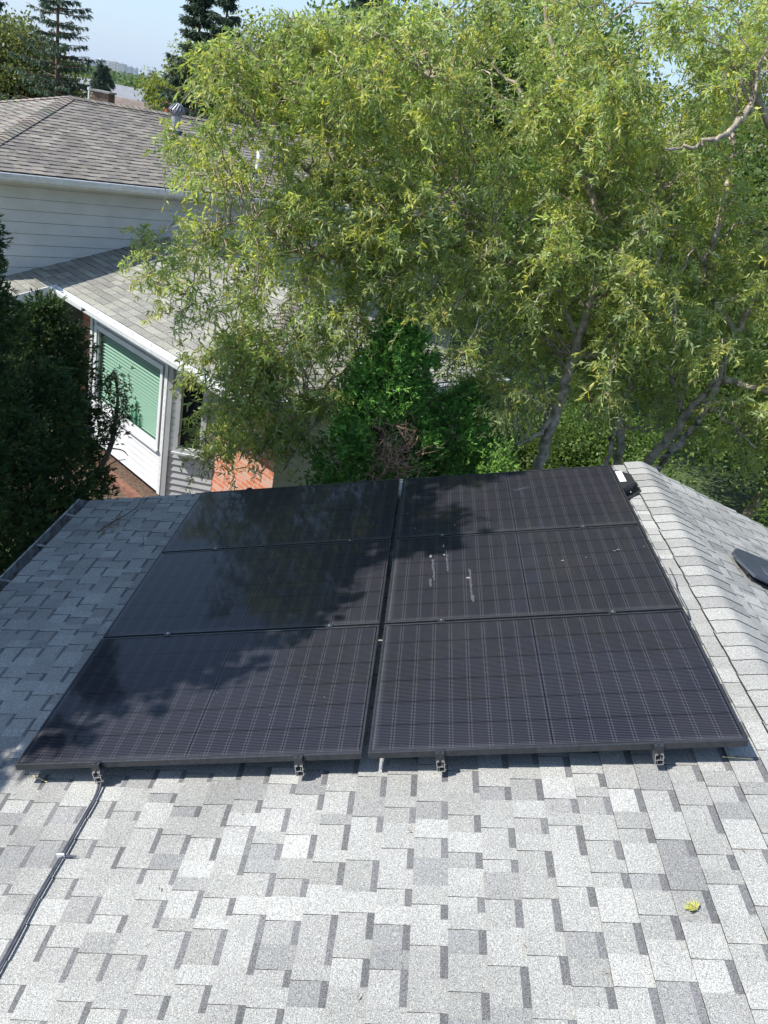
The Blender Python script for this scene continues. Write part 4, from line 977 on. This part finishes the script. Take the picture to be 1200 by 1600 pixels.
# broad-leaved trees: trunk, limbs and clumps of leaf-sized faces
def broadleaf(label, base, h, r, nclump, per, leaf, pal, seed, crown_lo=.25, cl=(.16, .34), name='tree', cat='tree', group=None, squash=1., tilt=1.):
    global nr
    nr = np.random.default_rng(seed); base = np.array(base, float); root = empty(name, base, label, cat, group)
    cz = h*(crown_lo+1)/2; rz = h*(1-crown_lo)/2
    d = unit(nr.normal(size=(nclump, 3))); q = nr.uniform(.45, 1.0, (nclump, 1)); K = base+[0,0,cz]+d*q*[r, r*squash, rz]*nr.uniform(.8, 1.1, (nclump, 1))
    pth = []; trunk = curve([base, base+[.1*r,0,h*.25], base+[0,.08*r,h*.5], base+[0,0,h*.85]], 4); pth.append((trunk, np.linspace(.018*h+.03, .02, len(trunk))))
    for k in range(nclump):
        i_ = nr.integers(4, len(trunk)-1); p0 = trunk[i_]
        if p0[2] > K[k][2]: p0 = trunk[max(3, i_-4)]
        P = curve([p0, (p0+K[k])/2+[0,0,.03*h], K[k]], 3); pth.append((P, np.linspace(.006*h, .008, len(P))))
    tubes('trunk', pth, MT['bark'], root, 6)
    idx = np.repeat(np.arange(nclump), per); cs = r*nr.uniform(cl[0], cl[1], nclump)
    off = nr.normal(size=(len(idx), 3)); off = unit(off)*(nr.random((len(idx), 1))**.5)*[1, 1, .8]
    P = K[idx]+off*cs[idx][:, None]*1.3; tone = nr.uniform(.75, 1.25, nclump)[idx][:, None]
    col = pal[nr.integers(0, len(pal), len(idx))]*tone*nr.uniform(.8, 1.2, (len(idx), 1))
    L = nr.uniform(.7, 1.3, len(idx))*leaf
    leaves(P, nr.normal(size=(len(idx), 3))+[0,0,-.2], L, L*.55, col, parent=root)
    return root
PB = np.array([(.075,.12,.03), (.09,.14,.035), (.06,.10,.03), (.11,.15,.04)])
PY_ = np.array([(.15,.17,.045), (.17,.18,.05), (.12,.15,.04)])
PO = np.array([(.13,.15,.06), (.16,.16,.06), (.10,.13,.05)])
# the tall tree out to the left whose shade falls on the array
broadleaf('tall broad-leaved tree left of the gutter whose shade falls across the solar panels', (-4.7, 1.85, 0), 10.85, 2.5, 420, 300, .16, PB, 51, crown_lo=.25, cl=(.11, .19), squash=1.1, group='trees around the house')
# behind the willows and beside the neighbour
bt = [('dense green tree filling the gap behind the paired willow trunks', (9.5, 14.0), 6.0, 3.0, PB*1.2, 260, .085, 52),
 ('rounded green tree far right behind the willows', (14.5, 12.5), 7.5, 3.6, PB*1.2, 260, .10, 53),
 ('green tree standing behind the main willow', (5.8, 19.0), 8.3, 3.4, PB*1.2, 240, .11, 54),
 ('light green tree behind the top of the left willow, beyond the upper roof ridge', (-1.2, 27.0), 9.8, 3.2, PB*1.3, 200, .14, 55),
 ('broad tree behind the upper roof, right of the dark spruce pair', (-5.2, 33.0), 9.2, 2.9, PY_*1.15, 180, .13, 56),
 ('pale yellow green tree to the right of the skyline gap', (-9.0, 36.0), 8.4, 2.5, PY_*1.3, 190, .12, 57),
 ('olive tree at the far left below the tall spruce, behind the roof', (-16.6, 34.0), 7.4, 3.0, PO*1.0, 230, .13, 58),
 ('green tree left of the tall spruce, at the picture edge', (-19.5, 36.0), 7.8, 3.0, PB*1.1, 180, .14, 59),
 ('large green tree in the distance behind the main willow crown', (4.5, 34.0), 12.5, 4.6, PB*1.2, 200, .17, 60),
 ('large green tree in the distance at the right behind the willows', (14.5, 30.0), 11.0, 4.8, PB*1.2, 200, .17, 61),
 ('low shrubby tree beside the driveway at the right edge', (9.2, 9.6), 3.0, 1.5, PB*1.2, 150, .06, 62),
 ('low bushy tree on the lawn behind the willow trunks', (5.0, 11.3), 2.6, 1.5, PB*1.4, 160, .06, 63),
 ('tree with a hint of orange among the distant roofs', (-22.5, 88.0), 5.6, 4.2, PO, 60, .45, 64),
 ('round green tree among the distant roofs', (-17.5, 72.0), 5.3, 3.6, PB*.9, 60, .42, 65),
 ('green tree at the right end of the distant gap', (-12.5, 60.0), 6.0, 3.4, PB, 60, .36, 66),
 ('dark green tree below the distant towers', (-31.0, 100.0), 5.6, 4.2, PB*.8, 60, .5, 67)]
for lab, (x, y), h, r, pal, nc, lf, sd in bt:
    broadleaf(lab, (x, y, 0), h, r, nc, 260, lf, pal, sd, crown_lo=.12, group='trees around the house')

def spruce(label, base, h, r, seed, pal, sparse=1., size=.22, group='spruces behind the neighbouring house'):
    global nr
    nr = np.random.default_rng(seed); base = np.array(base, float); root = empty('spruce_tree', base, label, 'spruce', group)
    pth = [(curve([base, base+[.03,0,h*.5], base+[0,.02,h]], 8), np.linspace(.014*h+.02, .015, 17))]
    PP = []; DD = []; SS = []
    z = h*.10
    while z < h*.985:
        t = z/h; R_ = r*(1-t)**.75*nr.uniform(.8, 1.15)+.08; nb_ = int(nr.integers(5, 8)*sparse)+1; a0 = nr.uniform(0, 6.3)
        for k in range(nb_):
            a_ = a0+2*math.pi*k/nb_+nr.normal()*.25; L = R_*nr.uniform(.55, 1.2); d = np.array([math.cos(a_), math.sin(a_), 0])
            p0 = base+[0, 0, z+nr.normal()*.06]; P = curve([p0, p0+d*L*.5+[0,0,.02*L], p0+d*L+[0,0,-.12*L*(1-t)+.22*L*t]], 3); pth.append((P, np.linspace(.012+.012*L, .005, len(P))))
            m = int(10+26*L/ r*1.6)
            f = nr.uniform(.15, 1., m)*(len(P)-1.001); i_ = f.astype(int); B = P[i_]+(P[i_+1]-P[i_])*(f-i_)[:, None]
            sd = np.array([-d[1], d[0], 0]); B = B+sd*nr.normal(size=(m, 1))*.10*L*(1.2-f[:, None]/len(P))
            PP.append(B); DD.append(d*nr.uniform(.2, 1, (m, 1))+sd*nr.normal(size=(m, 1))*.6+np.array([0, 0, -1])*nr.uniform(.1, .9, (m, 1))); SS.append(nr.uniform(.7, 1.3, m)*size)
        z += h*nr.uniform(.026, .042)
    tubes('trunk', pth, MT['bark_dark'], root, 6)
    PP = np.concatenate(PP); SS = np.concatenate(SS)
    sprays(PP, np.concatenate(DD), SS, pal[nr.integers(0, len(pal), len(PP))], root, fan=6)
PS = np.array([(.05,.085,.055), (.065,.105,.06), (.04,.07,.045)])
def ground_at(px, Y, py=120):
    p = at_y(px, py, Y); return (p[0], p[1], 0)
spruce('tall open spruce behind the upper roof at the upper left, its bare trunk showing', ground_at(88, 30), 9.9, 3.0, 71, PS*1.15, 1.2, .20)
spruce('spruce tip at the far upper left edge of the picture', ground_at(-8, 46), 9.6, 1.9, 72, PS, 1., .28)
spruce('dense dark spruce, left of the pair behind the top of the willow', ground_at(305, 26), 9.6, 1.9, 73, PS*.9, 2.0, .22)
spruce('dense dark spruce, right of the pair behind the top of the willow', ground_at(345, 25), 9.2, 1.7, 74, PS*.9, 2.0, .22)
spruce('blue green conifer high behind the top of the willow at the middle', ground_at(560, 24), 11.5, 1.6, 75, PS*1.3, 1.4, .24)
spruce('small spruce standing among the distant roofs', ground_at(160, 70), 6.6, 1.7, 76, PS*.9, 1.3, .45)

# ------------------------------------------------------------------ things far behind
def gable(name, label, c, w_, d_, h, rise, ang, roofc, wallc):
    ca, sa = math.cos(ang), math.sin(ang); F = lambda x, y, z: (c[0]+x*ca-y*sa, c[1]+x*sa+y*ca, z)
    root = empty(name, (c[0], c[1], 0), label, 'house', 'houses in the distance')
    q = MB(); q.box((-w_/2+.3,-d_/2+.3,0),(w_/2-.3,d_/2-.3,h), F=F)
    for sx in (-1, 1): q.add([F(sx*(w_/2-.3),-d_/2+.3,h), F(sx*(w_/2-.3),d_/2-.3,h), F(sx*(w_/2-.3),0,h+rise*.93)], [(0,1,2)])
    q.build('wall', wallc, root)
    for sy in (-1, 1):
        r_ = MB(); vs = [F(-w_/2,sy*d_/2,h), F(w_/2,sy*d_/2,h), F(w_/2,0,h+rise), F(-w_/2,0,h+rise)]; vs += [(x, y, z+.15) for x, y, z in vs]
        r_.add(vs, [(3,2,1,0),(4,5,6,7),(0,1,5,4),(1,2,6,5),(2,3,7,6),(3,0,4,7)]); r_.build('roof', roofc, root)
    for k in (-1, 1):
        v_ = MB(); v_.box((k*w_*.22-.6,-d_/2+.27,h*.45),(k*w_*.22+.6,-d_/2+.31,h*.45+1.1), F=F); v_.build('window', MT['dark_glass'], root)
    return root, F
RFL = mat('pale far roof', (.22,.23,.25), .8, noise=(2,.9,1.1)); RFD = mat('brown far roof', (.22,.17,.14), .9, noise=(2,.8,1.2)); WLF = mat('far wall', (.45,.46,.48), .8)
p = at_y(196, 163, 46); gable('far_house', 'pale roofed low house just beyond the ridge of the neighbouring roof', (p[0]-.4, p[1]), 5.0, 6.0, 2.4, 1.75, -.6, RFL, WLF)
p = at_y(165, 140, 62); gable('far_house', 'brown roofed house in the distance behind the brick chimney', (p[0], p[1]), 7.5, 6, 2.7, 1.7, .4, RFD, WLF)
p = at_y(118, 128, 75); gable('far_house', 'white house glimpsed through the lower branches of the tall spruce', (p[0], p[1]), 12, 8, 3.2, 1.8, .1, RFL, MT['white_metal'])
p = at_y(212, 150, 70); gable('far_house', 'grey house at the right of the distant gap between the trees', (p[0]+2, p[1]), 12, 7, 2.4, 1.5, -.3, RFL, WLF)
# brick chimney on the next house back, with its roof
p = at_y(162, 152, 27.5); hroot, HF = gable('far_house', 'house directly behind the neighbouring one, showing its wide brown brick chimney', (p[0]+.2, p[1]+.2), 8, 6, 2.4, 1.4, .35, RFD, MT['beige'])
CZ = at_y(162, 145, 27.5)[2]; ch = MB(); ch.box((p[0]-.27, p[1]-.3, 2.0), (p[0]+.27, p[1]+.3, CZ)); CHM = mat('brown brick', (.17,.11,.08), .9, noise=(8,.6,1.3)); co = ch.build('chimney', CHM, hroot)
ch = MB(); ch.box((p[0]-.31, p[1]-.34, CZ), (p[0]+.31, p[1]+.34, CZ+.06)); ch.build('chimney_cap', MT['concrete'], co)
ch = MB(); ch.tube([(p[0]-.5, p[1], 3.5), (p[0]-.5, p[1], CZ)], .035, 10); ch.tube([(p[0]-.5, p[1], CZ), (p[0]-.5, p[1], CZ+.08)], .055, 10); ch.build('vent_pipe', MT['white_metal'], hroot)
p = at_y(268, 165, 26); c2 = MB(); c2.box((p[0]-.17, p[1]-.14, 0), (p[0]+.11, p[1]+.14, p[2]+.02)); c2.box((p[0]-.20, p[1]-.17, p[2]+.02), (p[0]+.14, p[1]+.17, p[2]+.08))
tag(c2.build('chimney_stack', mat('orange brick', (.50,.17,.09), .85, noise=(9,.7,1.3))), 'orange brick chimney behind the turbine flue on the upper roof', 'chimney')
# skyline towers
rt = random.Random(4); TW = [(120,133,100,(.50,.53,.58)),(135,148,93,(.40,.43,.48)),(150,163,91,(.72,.74,.76)),(169,180,94,(.62,.58,.55)),(183,194,98,(.60,.55,.52)),(197,204,103,(.55,.56,.60)),(206,212,105,(.6,.6,.62)),(232,240,108,(.6,.6,.62))]
TL = ['grey skyline tower at the left, half hidden by the spruce','grey skyline tower just left of the white one','white skyline tower, the tallest of the distant group','beige skyline tower to the right of the white one','brownish skyline tower between the beige one and the low blocks','small pale tower at the right of the distant group','lowest small block at the right end of the skyline','distant pale block mostly hidden by the yellow green tree']
for (x0, x1, yt, c_), lab in zip(TW, TL):
    Y = 2300+rt.uniform(-150, 150); a_ = at_y(x0, yt, Y); b_ = at_y(x1, yt, Y); H_ = a_[2]
    t_ = empty('tower_block', ((a_[0]+b_[0])/2, Y, 0), lab, 'tower', 'towers on the skyline')
    q = MB(); q.box((a_[0], Y, 0), (b_[0], Y+22, H_)); q.box((a_[0]+5, Y+5, H_), (a_[0]+10, Y+12, H_+3)); q.build('facade', mat('tower facade', c_, .8), t_)
    q = MB()
    for fl_ in range(int(H_/3.2)): q.box((a_[0]+1, Y-.25, 1.2+fl_*3.2), (b_[0]-1, Y-.02, 2.5+fl_*3.2))
    q.build('window_band', mat('tower glazing', (.16,.19,.24), .3), t_)
# a far wood closing the horizon
nr = np.random.default_rng(3); n = 110000; az = nr.uniform(-1.35, 1.2, n); di = nr.uniform(240, 900, n); zz = nr.random(n)**.8*nr.uniform(2.6, 4.8, n)
P = np.stack([CAM[0]+np.sin(az)*di, CAM[1]+np.cos(az)*di, zz], 1); L = di*nr.uniform(.0015, .003, n)
o_ = leaves(P, nr.normal(size=(n, 3)), L, L*.8, PB[nr.integers(0, 4, n)]*nr.uniform(.7, 1.1, (n, 1)), name='far_wood')
tag(o_, 'low band of woodland along the horizon below the towers', 'woodland', kind='stuff')
# ------------------------------------------------------------------ thin haze in the air
hz = MB(); hz.box((-1400, -60, -1), (1400, 2800, 75)); hm = bpy.data.materials.new('haze'); hm.use_nodes = True; t = hm.node_tree; t.nodes.clear()
ou = t.nodes.new('ShaderNodeOutputMaterial'); pv = t.nodes.new('ShaderNodeVolumePrincipled'); pv.inputs['Density'].default_value = .00008; pv.inputs['Color'].default_value = (.86,.92,1,1); pv.inputs['Anisotropy'].default_value = .3
t.links.new(pv.outputs[0], ou.inputs['Volume']); tag(hz.build('haze', hm), 'thin pale summer haze over the distant roofs and towers', 'haze', kind='stuff')
